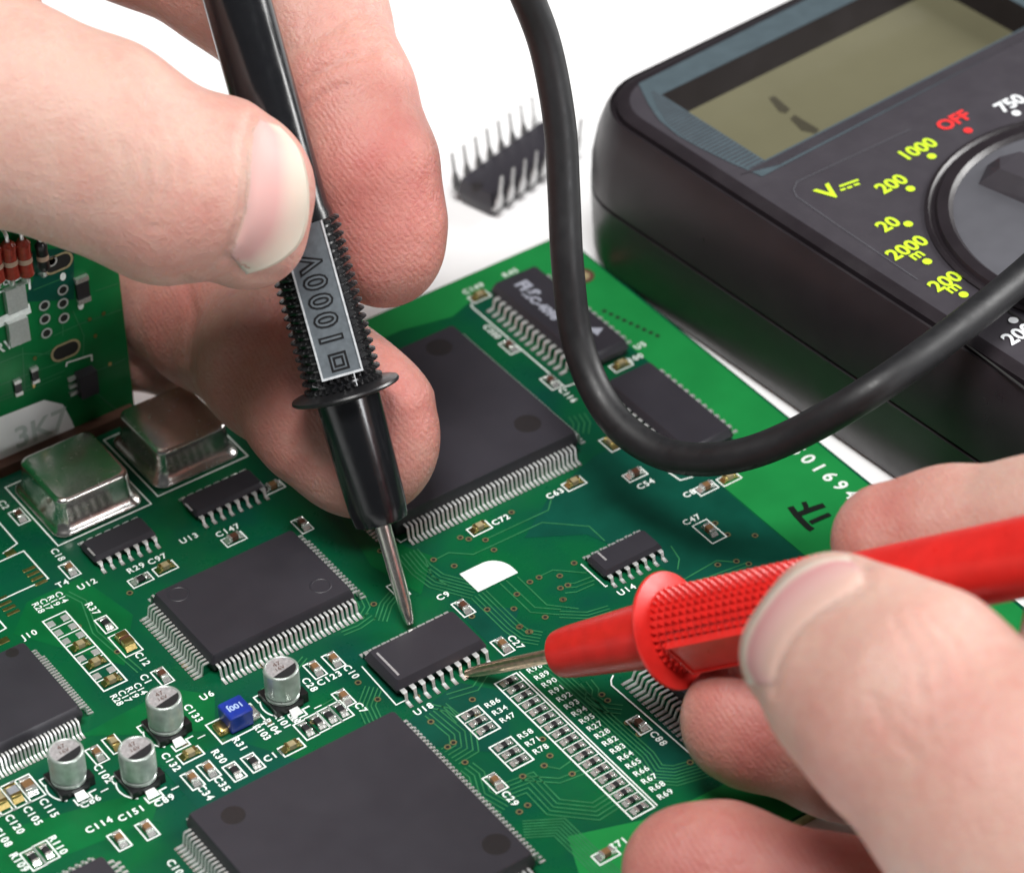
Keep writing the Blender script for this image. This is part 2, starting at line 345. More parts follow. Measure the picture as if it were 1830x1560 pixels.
chip('wide_chip', 2.0, -57.5, 11.4, 16.2, 2.3, [('l', 18, True), ('r', 18, False)], .8, .36, 2.9, ins=.3, label='black chip under the red probe and the fingers')
# pin-one bars and end notches on the small-outline chips
for px, z, h in (((693, 1186), 2.4, 4.6), ((1076, 994), 1.6, 1.7), ((163, 986), 1.6, 1.7), ((337, 906), 1.6, 1.7)):
    a = B(*px, z); link('pin_one_bar', MB().box(-.14, .14, -h / 2, h / 2, 0, .02).mesh('pin_one_bar', 'captop'), board, (a[0], a[1], z))
for s, px, sz in (('FLS', (942, 517), 2.6), ('48C-4096', (965, 545), 1.9)):
    a = B(*px, 2.6); link('printed_text', text_mesh(s, sz, 'chipink', .05, 1.0), board, (a[0], a[1], 2.63), -math.pi / 2)
link('printed_arrow', MB().add([(-.9, -.9, 0), (.9, -.9, 0), (0, 1.1, 0)], [(0, 1, 2)]).mesh('printed_arrow', 'chipink'), board, (*B(1062, 590, 2.6)[:2], 2.63), .5)

# ------------------------------------------------------------------ crystal cans
def can(px, lab, wx=10.2, wy=10.6):
    c = B(*px, 5.1)
    rings = [rrect(0, 0, wx + o_, wy + o_, r_, z_, 6) for o_, r_, z_ in ((1.9, 1.7, .12), (2.1, 1.7, .28), (2.0, 1.65, .5), (1.55, 1.55, .72), (1.1, 1.5, 1.05), (.72, 1.45, 1.45), (.42, 1.4, 1.95), (.24, 1.35, 2.6), (.12, 1.3, 3.6))]
    for k in range(6):
        t = math.radians(90 * k / 5); rings.append(rrect(0, 0, wx - 2 * .55 * (1 - math.cos(t)), wy - 2 * .55 * (1 - math.cos(t)), 1.25, 4.55 + .55 * math.sin(t), 6))
    o = link('crystal_can', shade_auto(MB().loft(rings).mesh('crystal_can', 'steel'), 40), board, (c[0], c[1], 0), label=lab)
    frame(c[0], c[1], wx + 3.0, wy + 3.0, .2)
    return o
can((132, 831), 'shiny metal can mirroring the white glare painted on the standing board')
can((308, 746), 'dark reflecting metal can beneath the fingers')

# ------------------------------------------------------------------ electrolytic capacitors
def ecap(x, y, mark):
    R = 2.08; n = 40
    pr = [(R * .9, .95), (R, 1.1), (R, 1.42), (R * .93, 1.55), (R * .93, 1.72), (R, 1.85), (R, 5.05), (R * .985, 5.2), (R * .93, 5.3), (R * .87, 5.31), (R * .84, 5.26)]
    o = link('electrolytic_capacitor', shade_auto(MB().loft([circ(0, 0, r, z, n) for r, z in pr]).mesh('electrolytic_capacitor', 'sleeve'), 40), board, (x, y, 0))
    b = MB().loft([[(-2.15, -2.15, z), (1.3, -2.15, z), (2.15, -1.3, z), (2.15, 1.3, z), (1.3, 2.15, z), (-2.15, 2.15, z)] for z in (.15, 1.0)])
    b2 = MB().box(1.35, 2.25, -1.9, -.6, .15, 1.5)
    link('base', b.mesh('base', 'black'), o); link('base_post', b2.mesh('base_post', 'black'), o)
    link('top_disc', MB().add(circ(0, 0, R * .845, 5.265, n), [tuple(range(n))]).mesh('top_disc', 'captop'), o)
    seg = [(R * .84 * math.cos(t), R * .84 * math.sin(t), 5.285) for t in np.linspace(math.radians(-152), math.radians(-8), 18)]
    link('polarity_mark', MB().add(seg, [tuple(range(len(seg)))]).mesh('polarity_mark', 'res'), o)
    link('printed_text', text_mesh(mark, .95, 'ceramd', .0), o, (-.1, .75, 5.285)); link('printed_text', text_mesh('16V', .8, 'ceramd', .0), o, (-.15, -.02, 5.285))
    t = MB().add([(-.55, -2.1, .5), (.55, -2.1, .5), (.75, -3.2, .12), (-.75, -3.2, .12), (-.55, -2.1, .1), (.55, -2.1, .1)], [(0, 3, 2, 1), (4, 5, 2, 3)])
    link('solder_tab', t.mesh('solder_tab', 'tin'), o)
    arc = [(x + 2.75 * math.cos(t), y + 2.75 * math.sin(t)) for t in np.linspace(math.radians(150), math.radians(235), 12)]
    line(arc)
    line([(x - .95, y - 2.5), (x - .95, y - 3.6), (x + .95, y - 3.6), (x + .95, y - 2.6), (x + 1.9, y - 2.6)]); line([(x - 2.6, y + 1.2), (x - 2.6, y + 2.4), (x - 1.6, y + 2.4)]); line([(x + 2.1, y - 3.3), (x + 3.1, y - 3.3)], .16)
for x, y, mk in ((-40.0, -29.5, '47'), (-53.4, -25.7, '47'), (-60.0, -30.9, '47'), (-66.6, -26.5, '47')): ecap(x, y, mk)

# ------------------------------------------------------------------ chip capacitors and resistors
def rbox(x0, x1, y0, y1, z0, z1, e=.06):
    cx, cy = (x0 + x1) / 2, (y0 + y1) / 2
    return [rrect(cx, cy, x1 - x0, y1 - y0, e, z0, 1), rrect(cx, cy, x1 - x0, y1 - y0, e, z1 - e, 1), rrect(cx, cy, x1 - x0 - 2 * e, y1 - y0 - 2 * e, e, z1, 1)]
def smd_meshes(L, W, H, m, tl, mt='solder'):
    b = shade_auto(MB().loft(rbox(-L / 2 + tl * .9, L / 2 - tl * .9, -W / 2, W / 2, .08, H)).mesh('body', m), 30)
    t = MB().loft(rbox(-L / 2, -L / 2 + tl, -W / 2 - .03, W / 2 + .03, .05, H + .03))
    p = L / 2 + .42
    t.add([(-L / 2 + .02, -W / 2, H * .62), (-L / 2 + .02, W / 2, H * .62), (-p, W / 2 + .06, .1), (-p, -W / 2 - .06, .1), (-L / 2, -W / 2 - .06, .09), (-L / 2, W / 2 + .06, .09)], [(0, 1, 2, 3), (0, 3, 4), (1, 5, 2)])
    return b, shade_auto(t.mesh('terminal', mt), 30)
TYPES = {
 'cap': ('ceramic_capacitor', smd_meshes(1.65, .85, .8, 'ceram', .38)), 'capb': ('ceramic_capacitor', smd_meshes(1.65, .85, .8, 'ceram2', .38, 'gold')),
 'capd': ('ceramic_capacitor', smd_meshes(1.65, .85, .8, 'ceramd', .38)), 'big': ('ceramic_capacitor', smd_meshes(2.1, 1.25, .95, 'ceram', .5)),
 'bigg': ('ceramic_capacitor', smd_meshes(2.1, 1.25, .95, 'ceram3', .5, 'gold')), 'bigb': ('ceramic_capacitor', smd_meshes(2.1, 1.25, .95, 'ceram2', .5, 'gold')),
 'tan': ('ceramic_capacitor', smd_meshes(2.3, 1.3, 1.1, 'ceramd', .95, 'gold')),
 'res': ('resistor', smd_meshes(1.6, .82, .5, 'res', .32)), 'rsm': ('resistor', smd_meshes(1.45, .75, .45, 'res', .42))}
def smd(typ, px, d, box=True, bw=1.6, bl=2.8, at=None):
    nm, (b, t) = TYPES[typ]
    q = B(*px, .4) if at is None else at
    q = (q[0], q[1]); rz = 0 if d == 'x' else math.pi / 2
    rz += random.uniform(-.03, .03)
    o = link(nm, b, board, (q[0], q[1], .06), rz)
    for a in (0, math.pi): link('terminal', t, o, (0, 0, 0), a)
    if box: frame(q[0], q[1], *((bl, bw) if d == 'x' else (bw, bl)), .18)
    return o
for typ, px, d in [
    ('cap', (173, 1345), 'y'), ('capb', (203, 1326), 'y'), ('capd', (290, 1205), 'y'), ('capb', (340, 1345), 'x'), ('cap', (344, 1390), 'y'), ('cap', (373, 1373), 'y'),
    ('res', (419, 1375), 'y'), ('res', (452, 1359), 'y'), ('capb', (521, 1332), 'x'), ('cap', (614, 1244), 'y'), ('cap', (563, 1193), 'y'), ('cap', (596, 1177), 'y'),
    ('cap', (213, 1498), 'y'), ('cap', (263, 1479), 'y'), ('capd', (34, 920), 'y'), ('cap', (124, 1015), 'y'), ('capb', (295, 1012), 'x'), ('res', (251, 1033), 'x'),
    ('capd', (418, 960), 'x'), ('res', (189, 1112), 'y'), ('capb', (857, 941), 'x'), ('capb', (1026, 861), 'x'), ('capd', (828, 1083), 'y'), ('cap', (898, 1151), 'y'),
    ('capd', (1135, 845), 'x'), ('cap', (1262, 869), 'x'), ('capb', (1303, 852), 'x'), ('capd', (1142, 1292), 'y'), ('cap', (885, 1395), 'y'), ('cap', (1083, 1524), 'x'),
    ('capd', (911, 617), 'y'), ('capd', (985, 680), 'y'), ('capb', (1091, 790), 'y'), ('capb', (857, 527), 'x'), ('cap', (712, 1051), 'y'), ('capb', (1110, 650), 'x'), ('capd', (540, 935), 'y'), ('cap', (487, 868), 'x')]:
    smd(typ, px, d)
o = smd('cap', (1268, 946), 'y', bw=2.2, bl=4.0)
smd('tan', (224, 1146), 'y', bw=2.3, bl=4.2)
for typ, px in (('big', (50, 1405)), ('bigg', (24, 1417)), ('bigb', (-2, 1429)), ('big', (-28, 1441))): smd(typ, px, 'y', bw=2.25, bl=4.0)
# pair of resistors at the lower left, row of four by the round capacitor
for px in ((59, 1531), (82, 1518)): smd('res', px, 'y', bw=1.72, bl=3.1)
for px in ((547, 1300), (568, 1288), (588, 1277), (609, 1266)): smd('res', px, 'y', bw=1.68, bl=3.0)
# long ladder right of the near chip
LBL = ['R96', 'R89', 'R90', 'R91', 'R92', 'R93', 'R94', 'R95', 'R27', 'R28', 'R82', 'R83', 'R64', 'R65', 'R66', 'R67', 'R68', 'R69']
py = 26.6 / 18
frame(-17.15, -55.1, 3.1, 26.6, .2)
line([(-15.2, -41.8), (-15.2, -68.4)], .16)
for k in range(18):
    y = -41.8 - py * (k + .5)
    smd('rsm', None, 'x', False, at=(-17.15, y))
    if k: line([(-18.65, y + py / 2), (-15.65, y + py / 2)], .11)
    link('printed_text', text_mesh(LBL[k], 1.15, 'silk', .014, 1.15), board, (-13.45, y + .1, Z3))
# ladder at the left, mixed capacitors and bare resistor seats
frame(-54.6, -8.55, 3.1, 14.7, .2)
seq = ['r', 'r', 'r', 'capb', 'r', 'capb', 'r', 'capb']
for k, t in enumerate(seq):
    y = -1.25 - 14.7 / 8 * (k + .5)
    if k: line([(-56.1, y + .92), (-53.1, y + .92)], .17)
    if t == 'capb': smd('capb', None, 'x', False, at=(-54.6, y))
    else:
        for s in (-.95, .95):
            link('bare_pad', MB().loft(rbox(-.45, .45, -.5, .5, .05, .14)).mesh('bare_pad', 'tin'), board, (-54.6 + s, y, 0))
# two short three-way ladders
for (px, labs) in (((855, 1291), ('R86', 'R34', 'R47')), ((914, 1347), ('R58', 'R71', 'R78'))):
    c = B(*px); frame(c[0], c[1], 3.0, 4.5, .2)
    for k in range(3):
        y = c[1] + 1.5 - 1.5 * k
        smd('rsm', None, 'x', False, at=(c[0], y))
        if k: line([(c[0] - 1.5, y + .75), (c[0] + 1.5, y + .75)], .12)
        link('printed_text', text_mesh(labs[k], 1.15, 'silk', .014, 1.15), board, (c[0] + 3.1, y + .1, Z3))
for s, px, d in [
    ('C115', (87, 1444), 'y'), ('C105', (58, 1458), 'y'), ('C120', (26, 1473), 'y'), ('C108', (4, 1496), 'y'), ('C102', (184, 1383), 'y'), ('C1', (260, 1214), 'y'), ('C133', (345, 1275), 'y'),
    ('C132', (305, 1362), 'y'), ('C34', (367, 1417), 'y'), ('C35', (396, 1401), 'y'), ('R30', (391, 1352), 'y'), ('R31', (428, 1330), 'y'), ('C11', (489, 1351), 'x'), ('C7', (644, 1265), 'y'),
    ('C123', (589, 1213), 'x'), ('C10', (627, 1201), 'y'), ('C28', (553, 1224), 'y'), ('C86', (162, 1433), 'x'), ('C89', (294, 1431), 'x'), ('C114', (177, 1475), 'x'), ('C151', (235, 1454), 'x'),
    ('R110', (103, 1510), 'y'), ('R109', (34, 1541), 'y'), ('C10', (312, 1550), 'y'), ('U6', (370, 1244), 'x'), ('C18', (103, 992), 'y'), ('U12', (156, 1045), 'x'), ('U13', (338, 963), 'x'),
    ('R29', (243, 1016), 'x'), ('C97', (281, 1000), 'x'), ('C147', (407, 949), 'x'), ('R37', (165, 1088), 'y'), ('C12', (254, 1178), 'y'), ('J10', (53, 1135), 'x'), ('T4', (112, 1044), 'x'),
    ('C72', (895, 930), 'x'), ('C63', (992, 883), 'x'), ('C9', (792, 1066), 'x'), ('C27', (921, 1148), 'y'), ('C54', (1154, 866), 'x'), ('C8', (1232, 883), 'x'), ('C47', (1236, 930), 'x'),
    ('U14', (1120, 1055), 'x'), ('U18', (757, 1268), 'x'), ('C88', (1176, 1320), 'y'), ('C29', (911, 1427), 'y'), ('C71', (1104, 1509), 'x'), ('C200', (879, 594), 'y'), ('C116', (1014, 707), 'y'),
    ('R45', (912, 489), 'x'), ('U5', (1144, 619), 'x'), ('C149', (846, 517), 'x'), ('C2', (6, 903), 'y'), ('F100', (1132, 643), 'x')]:
    text(s, px, d)
for k, s in enumerate(('R103', 'R104', 'R101', 'R102')):
    a = B(468, 1309); text_o = link('printed_text', text_mesh(s, 1.25, 'silk', .03, 1.1), board, (a[0] + 1.42 * k, a[1] + .1 * k, Z3), -math.pi / 2)
for k, s in enumerate(('R28', 'C17', 'R19', 'C14')):
    a = B(218, 1243); link('printed_text', text_mesh(s, 1.2, 'silk', .02, 1.1), board, (a[0] - .9 + 1.05 * k, a[1] - .3, Z3), -math.pi / 2)
    a = B(88, 1080); link('printed_text', text_mesh(s, 1.2, 'silk', .02, 1.1), board, (a[0] - 1.4 + 1.05 * k, a[1] + .2, Z3), -math.pi / 2)
for k, ch in enumerate('501694'):
    a = B(1424, 806); b2 = B(1523, 884); t = k / 5
    link('printed_text', text_mesh(ch, 2.75, 'silk', .02), board, (36.35, a[1] + (b2[1] - a[1]) * t, Z3), -math.pi / 2)
# white patch with one rounded corner, hand-written letters
w0, w1, w2 = B(822, 1026), B(855, 1060), B(925, 1023)
xl, xr, yb, yt = (w0[0] + w1[0]) / 2, w2[0], (w1[1] + w2[1]) / 2, w0[1]
pp = [(xl, yb), (xr, yb)] + [(xr - 2.6 + 2.6 * math.cos(t), yt - 2.9 + 2.9 * math.sin(t)) for t in np.linspace(0, math.pi / 2, 10)] + [(xl, yt)]
link('white_patch', MB().add([(x, y, Z3) for x, y in pp], [tuple(range(len(pp)))]).mesh('white_patch', 'silk'), board)
hw = MB()
for st in ([(252, 985), (330, 1090), (420, 1190), (500, 1270), (560, 1310)], [(380, 1090), (520, 1035), (620, 1000), (725, 965)], [(440, 925), (470, 985), (480, 1060)], [(530, 1215), (640, 1165), (805, 1095)]):
    pts = [B(1380 + x / 7.8, 780 + y / 7.8) for x, y in st]
    hw.strip(pts, .85 if len(st) > 3 else .66, Z3 + .01 + .004 * len(hw.v))
link('handwritten_letters', hw.mesh('handwritten_letters', 'marker'), board)
# chip outlines in white ink
line([(23.2 - 2.6, 19.6), (23.2 - 2.9, 19.0), (23.2 - 2.9, -2.2), (23.2 - 1.4, -2.4)], .2)
a, b2, c = B(1195, 845), B(1216, 859), B(1238, 853); line([a, b2, c], .2)
line([B(1092, 1216), B(1093, 1225), B(1240, 1353)], .2); line([B(1092, 1216), B(1096, 1207)], .2)
line([B(708, 963), B(716, 970), B(728, 963)], .18); line([(-29.6, -30.2), (-29.9, -37.9), (-28.6, -37.9)], .18); line([(2.0, -36), (1.7, -36), (1.7, -31)], .18)
line([B(814, 577), B(836, 596), B(1000, 745)], .0) if False else None
# unpopulated seat at the left with gold pads
frame(*B(15, 1032)[:2], 7.6, 6.2, .2)
for k in range(4):
    for px0 in ((52, 1017), (2, 1070)):
        a = B(*px0); link('gold_pad', MB().loft(rbox(-.85, .85, -.26, .26, .02, .1)).mesh('gold_pad', 'gold'), board, (a[0], a[1] - 1.0 * k, 0))
for px in ((18, 988), (6, 1145)):
    a = B(*px); link('gold_pad', MB().loft(rbox(-.7, .7, -.5, .5, .02, .1)).mesh('gold_pad', 'gold'), board, (a[0], a[1], 0))
line([B(-5, 930), B(31, 972), B(5, 990)], .2); line([B(-5, 1105), B(11, 1123), B(-5, 1132)], .2)
# mounting hole, row of through holes
a = B(1040, 494); n = 28
hr = MB().add(circ(0, 0, 1.7, 0, n) + circ(0, 0, 1.05, 0, n), [(i, (i + 1) % n, n + (i + 1) % n, n + i) for i in range(n)])
link('mounting_ring', hr.mesh('mounting_ring', 'phen'), board, (a[0], a[1], Z3)); link('mounting_hole', MB().add(circ(0, 0, 1.05, 0, n), [tuple(range(n))]).mesh('mounting_hole', 'ceram2'), board, (a[0], a[1], Z3))
rh = MB().add(circ(0, 0, .33, 0, 12), [tuple(range(12))]).mesh('through_hole', 'hole')
for k in range(9):
    t = k / 8; a = B(1080 + 95 * t, 557 + 44 * t); link('through_hole', rh, board, (a[0], a[1], Z3))
# blue film capacitor
a = B(420, 1262, 2.7); fb = link('film_capacitor', shade_auto(MB().loft([rrect(0, 0, 3.0, 2.9, .2, .3, 2), rrect(0, 0, 3.1, 3.0, .2, 2.5, 2), rrect(0, 0, 2.85, 2.75, .2, 2.7, 2)]).mesh('film_capacitor', 'blue'), 30), board, (a[0], a[1], 0), label='blue block marked 100J')
link('printed_text', text_mesh('100J', 1.15, 'bluel', .03), fb, (0, 0, 2.72), math.pi)
for s, m in ((-2.0, 'gold'), (2.0, 'solder')):
    link('terminal', shade_auto(MB().loft(rbox(-.75, .75, -1.0, 1.0, .08, .85, .2)).mesh('terminal', m), 60), fb, (s, 0, 0))
frame(a[0] - .1, a[1] - .1, 6.0, 3.7, .2)

# ------------------------------------------------------------------ standing circuit board
SY = 27.4
sb = thing('circuit_board', 'second green circuit board standing upright behind the metal cans, white glare painted at its foot', 'circuit board', (0, SY, 0))
def SP(x, y, dy=0.0):                                   # point of its face seen at photo pixel x, y -> local x, z
    d = CAMR.T @ np.array([(x - 915) / F, -(y - 780) / F, -1.0]); t = (SY - dy - CAMP[1]) / d[1]; q = CAMP + d * t
    return q[0], q[2]
VX = lambda V: [(x, -y2, z) for x, z, y2 in V]
def face(name, poly, off, m, parent=None):              # flat patch on the face, poly in local x, z
    return link(name, MB().add([(x, -off, z) for x, z in poly], [tuple(range(len(poly)))]).mesh(name, m), parent or sb)
ssub = MB().box(-112, -26.9, 0, 1.6, .2, 46).mesh('substrate', 'mid2'); link('substrate', ssub, sb)
link('brown_strip', MB().box(-112, -27.5, -1.7, -.1, -1.6, 1.1).mesh('brown_strip', 'phen'), sb)  # brown strip along the foot of the upright board
def sline(pts, wd, off=.06, m='silk', closed=False, name='outline_line'):
    me = MB().strip([SP(*p) for p in pts], wd, 0, closed); me.v = [(x, -off, z) for x, z, _ in me.v]; return link(name, me.mesh(name, m), sb)
face('bare_area', [SP(*p) for p in ((55, 450), (132, 440), (132, 535), (40, 540), (60, 500))], .04, 'deep')
glare_face = face('glare_patch', [SP(*p) for p in ((-20, 752), (78, 714), (112, 722), (128, 752), (134, 768), (-20, 842))], .1, 'glare_patch')  # patch of glare on the board, painted as a flat white shape
def stext(s, px, size, m='silk', off=.13):
    x, z = SP(*px); o = link('printed_text', text_mesh(s, size, m, .02), sb, (x, -off, z)); o.rotation_euler = (math.pi / 2, 0, 0); return o
stext('3K7', (72, 766), 4.6, 'grey'); stext('D8 D7', (20, 497), 2.0); stext('RV4', (14, 616), 2.2)
def slot(px, ln, tilt):
    x, z = SP(*px); r = 1.0; out = []; inn = []
    for k in range(24):
        a = 2 * math.pi * k / 24; cx = ln / 2 if math.cos(a) > 0 else -ln / 2
        out.append((x + cx + (r + .32) * math.cos(a), z + (r + .32) * math.sin(a))); inn.append((x + cx + r * math.cos(a), z + r * math.sin(a)))
    me = MB().add([(p[0], -.08, p[1]) for p in out + inn], [(i, (i + 1) % 24, 24 + (i + 1) % 24, 24 + i) for i in range(24)])
    link('slot_rim', me.mesh('slot_rim', 'ceram2'), sb); face('slot_hole', inn, .07, 'hole')
slot((103, 470), 1.6, 0); slot((117, 626), 1.6, 0)
for px in ((79, 546), (112, 518), (112, 542), (80, 570), (114, 568), (83, 595), (92, 467)):
    x, z = SP(*px); r = .52
    me = MB().add([(x + R * math.cos(2 * math.pi * k / 16), -.08, z + R * math.sin(2 * math.pi * k / 16)) for R in (.78, r) for k in range(16)], [(i, (i + 1) % 16, 16 + (i + 1) % 16, 16 + i) for i in range(16)])
    link('plated_ring', me.mesh('plated_ring', 'tin'), sb); face('plated_hole', [(x + r * math.cos(2 * math.pi * k / 16), z + r * math.sin(2 * math.pi * k / 16)) for k in range(16)], .07, 'hole')
for px in ((144, 546), (112, 494), (45, 487)):
    x, z = SP(*px); face('ink_dot', [(x + .42 * math.cos(2 * math.pi * k / 12), z + .6 * math.sin(2 * math.pi * k / 12)) for k in range(12)], .08, 'silk')
for px in ((24, 530), (29, 588)):
    x, z = SP(*px); link('silver_pad', shade_auto(MB().box(x - 1.35, x + 1.35, -.9, -.03, z - 1.8, z + 1.8).mesh('silver_pad', 'tin'), 30), sb)
sline([(-5, 578), (54, 550)], 1.5); sline([(-5, 524), (52, 501), (53, 517)], .3); sline([(-5, 712), (60, 686), (115, 662)], .14, .05, 'trace'); sline([(-5, 718), (62, 692), (110, 672)], .14, .05, 'trace'); sline([(60, 518), (110, 498)], .14, .05, 'trace')
sline([(173, 702), (190, 718), (208, 732)], .2, .05, 'trace')
for pa in (((-5, 690), (50, 668), (112, 646)), ((165, 665), (200, 652), (226, 640)), ((95, 600), (140, 580), (220, 552)), ((60, 640), (100, 622)), ((130, 555), (150, 600), (148, 640)), ((40, 620), (44, 700)), ((170, 520), (215, 505)), ((-5, 650), (40, 632), (92, 632)), ((112, 552), (112, 600)), ((80, 556), (80, 562))):
    sline(pa, .16, .05, 'trace')
for px in ((62, 640), (170, 600), (196, 650), (60, 690), (185, 560), (160, 570)):
    x, z = SP(*px); face('ink_dot', [(x + .25 * math.cos(2 * math.pi * k / 10), z + .32 * math.sin(2 * math.pi * k / 10)) for k in range(10)], .08, 'gold')
def diode(px, m, L=5.6, r=1.0):
    x, z = SP(*px); n = 18; z += .6
    pr = [(r * .55, -L / 2), (r, -L / 2 + .5), (r * .92, -.9), (r * .92, .9), (r, L / 2 - .5), (r * .55, L / 2)]
    o = link('glass_diode', shade_auto(MB().loft([[(rr * math.cos(2 * math.pi * k / n), rr * math.sin(2 * math.pi * k / n), zz) for k in range(n)] for rr, zz in pr]).mesh('glass_diode', m), 40), sb, (x, -1.5, z))
    for zz in (-.1,): link('colour_band', shade_auto(MB().loft([circ(0, 0, r * .97, zz - .35, n), circ(0, 0, r * .97, zz + .35, n)], False, False).mesh('colour_band', 'band'), 40), o)
    for sg in (1, -1):
        link('wire', shade_auto(MB().loft([[(.28 * math.cos(2 * math.pi * k / 8), .28 * math.sin(2 * math.pi * k / 8) + yy, sg * zz) for k in range(8)] for zz, yy in ((L / 2 - .1, 0), (L / 2 + .8, 0), (L / 2 + 1.2, .4), (L / 2 + 1.3, 1.5))]).mesh('wire', 'tin'), 60), o)
diode((8, 462), 'glass'); diode((34, 458), 'glass'); diode((66, 454), 'black', 4.4, .8); diode((-18, 468), 'glass')
def sbox(name, px, wx, wz, dep, m):
    x, z = SP(*px); return link(name, shade_auto(MB().box(-wx / 2, wx / 2, -dep, -.05, -wz / 2, wz / 2).mesh(name, m), 30), sb, (x, 0, z))
r = sbox('resistor', (145, 515), 1.7, 2.6, .6, 'res')
for s in (-1, 1): link('terminal', MB().box(-.9, .9, -.66, -.05, -.35, .35).mesh('terminal', 'solder'), r, (0, 0, s * 1.6))
c = sbox('transistor_chip', (150, 678), 2.5, 3.6, 1.5, 'chip')
for k in range(3): link('lead', MB().box(-1.1, 0, -.5, -.1, -.25, .25).mesh('lead', 'tin'), c, (-1.2, 0, (k - 1) * 1.15))
for px in ((30, 690), (60, 668)):
    q_ = sbox('resistor', px, .9, 1.5, .5, 'res')
    for s_ in (-1, 1): link('terminal', MB().box(-.5, .5, -.55, -.05, -.25, .25).mesh('terminal', 'tin'), q_, (0, 0, s_ * .95))
sline([(118, 655), (119, 648), (163, 634), (164, 645)], .22)

# ------------------------------------------------------------------ probes
def frame_of(a, b, hint):
    ax = (b - a) / np.linalg.norm(b - a); h = hint - np.dot(hint, ax) * ax; h /= np.linalg.norm(h); s = np.cross(ax, h)
    m = Matrix.Identity(4)
    for i in range(3): m[i][0] = s[i]; m[i][1] = -h[i]; m[i][2] = ax[i]; m[i][3] = a[i]     # local -Y looks at the camera side
    return m
def lathe(pr, n=48, cap=True): return MB().loft([circ(0, 0, r, z, n) for r, z in pr], cap, cap)
def probe(label, A, Bp, hint, plast, gloss, needle, dims, txt):
    root = thing('test_probe', label, 'test probe', group='test probes touching the chip'); root.matrix_world = frame_of(A, Bp, hint)
    tn, tc, tg, tb_, rn, rc, rg, rb, rcol, te = dims; nr = .80 if txt else .68
    link('needle', shade_auto(lathe([(.18, 0), (.46, .12), (.62 * rn / .98, .6), (rn * .84, 2.4), (rn * .93, 5.5), (rn, tn + 1)]).mesh('needle', needle), 40), root)
    link('nose', shade_auto(lathe([(rn, tn - .02), (rc * (nr - .08), tn), (rc * nr, tn + .15), (rc * (nr + .03), tn + .6), (rc * (nr + .08), tn + 2), (rc, tc)]).mesh('nose', gloss), 40), root)
    link('finger_guard', shade_auto(lathe([(rg * .8, tc - .35), (rcol - .9, tc + .05), (rcol - .1, tc + .3), (rcol, tc + .5), (rcol - .1, tc + .75), (rcol - .9, tc + .95), (rg * .85, tc + 1.4)], 64).mesh('finger_guard', plast), 40), root)
    # handle: core, knurled grip, smooth barrel
    link('handle', shade_auto(lathe([(rg - .35, tc + 1), (rg - .35, tb_), (rb, tb_ + .9), (rb, te * .8), (rb * .92, te)]).mesh('handle', gloss), 40), root)
    k = MB(); na = 33; pz = 1.0; z = tc + 1.5; row = 0
    while z < tb_ - .5:
        for i in range(na):
            a = 2 * math.pi * i / na
            c = (math.cos(a), math.sin(a)); ang = (math.degrees(a) + 90) % 360; ang = min(ang, 360 - ang)   # 0 at local -Y
            if ang < 36 and z > tc + 3.0: continue
            t = np.array([-c[1], c[0]]); hw_ = math.pi * rg / na * .78; r0 = rg - .4; r1 = rg + .26
            base = [(c[0] * r0 + t[0] * sx * hw_, c[1] * r0 + t[1] * sx * hw_, z + sz * .40) for sx, sz in ((-1, -1), (1, -1), (1, 1), (-1, 1))]
            tp = [(c[0] * r1 + t[0] * sx * hw_ * .28, c[1] * r1 + t[1] * sx * hw_ * .28, z + sz * .10) for sx, sz in ((-1, -1), (1, -1), (1, 1), (-1, 1))]
            k.add(base + tp, [(4, 5, 6, 7), (0, 1, 5, 4), (1, 2, 6, 5), (2, 3, 7, 6), (3, 0, 4, 7)])
        z += pz; row += 1
    link('grip_studs', k.mesh('grip_studs', plast), root, kind='stuff')
    # flat panel facing the viewer, with rim and raised marks
    z0, z1 = tc + 3.1, tb_ - .6; hwid = rg * math.sin(math.radians(32)); yy = -(rg - .55) * 1.0
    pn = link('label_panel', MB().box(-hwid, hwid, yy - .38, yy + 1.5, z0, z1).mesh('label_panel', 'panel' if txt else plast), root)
    rim = MB()
    for (x0, x1, a0, a1) in ((-hwid - .12, -hwid + .1, z0 - .15, z1), (hwid - .1, hwid + .12, z0 - .15, z1), (-hwid + .1, hwid - .1, z0 - .15, z0 + .1)):
        rim.box(x0, x1, yy - .62, yy + .6, a0, a1)
    link('panel_rim', rim.mesh('panel_rim', 'rimgrey' if txt else plast), pn)
    if txt:
        zc = z0 + 1.6
        for hs in (.95, .5):
            fr = MB()
            me = MB().strip([(-hs, -hs), (hs, -hs), (hs, hs), (-hs, hs)], .26, 0, True)
            me.v = [(x, yy - .43, zc + zq) for x, zq, _ in me.v]; link('square_symbol', me.mesh('square_symbol', 'black'), pn)
        for i, ch in enumerate('1000V'):
            o = link('raised_letter', text_mesh(ch, 3.35, 'black', .055, 1, .06), pn, (0, yy - .42, z0 + 4.4 + 2.25 * i))
            o.rotation_euler = Matrix(((0, -1, 0), (0, 0, -1), (1, 0, 0))).to_euler()
            o.scale = (1.0, 1.1, 1)
            # pale counter inside the stroke
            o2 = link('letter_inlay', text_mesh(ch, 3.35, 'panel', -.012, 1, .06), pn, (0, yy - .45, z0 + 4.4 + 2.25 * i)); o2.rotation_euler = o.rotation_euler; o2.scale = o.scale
    return root
A0, A1 = P(733, 1116, 376.2), P(424, 0, 362.0)
tocam = CAMP - A0
probe('black test probe held by fingers, its panel reading 1000V', A0, A1, tocam + 14 * CAMR[0], 'black', 'blackg', 'needle', (12.9, 28.6, 0, 50.1, .98, 3.95, 4.45, 3.85, 6.5, 118), True)
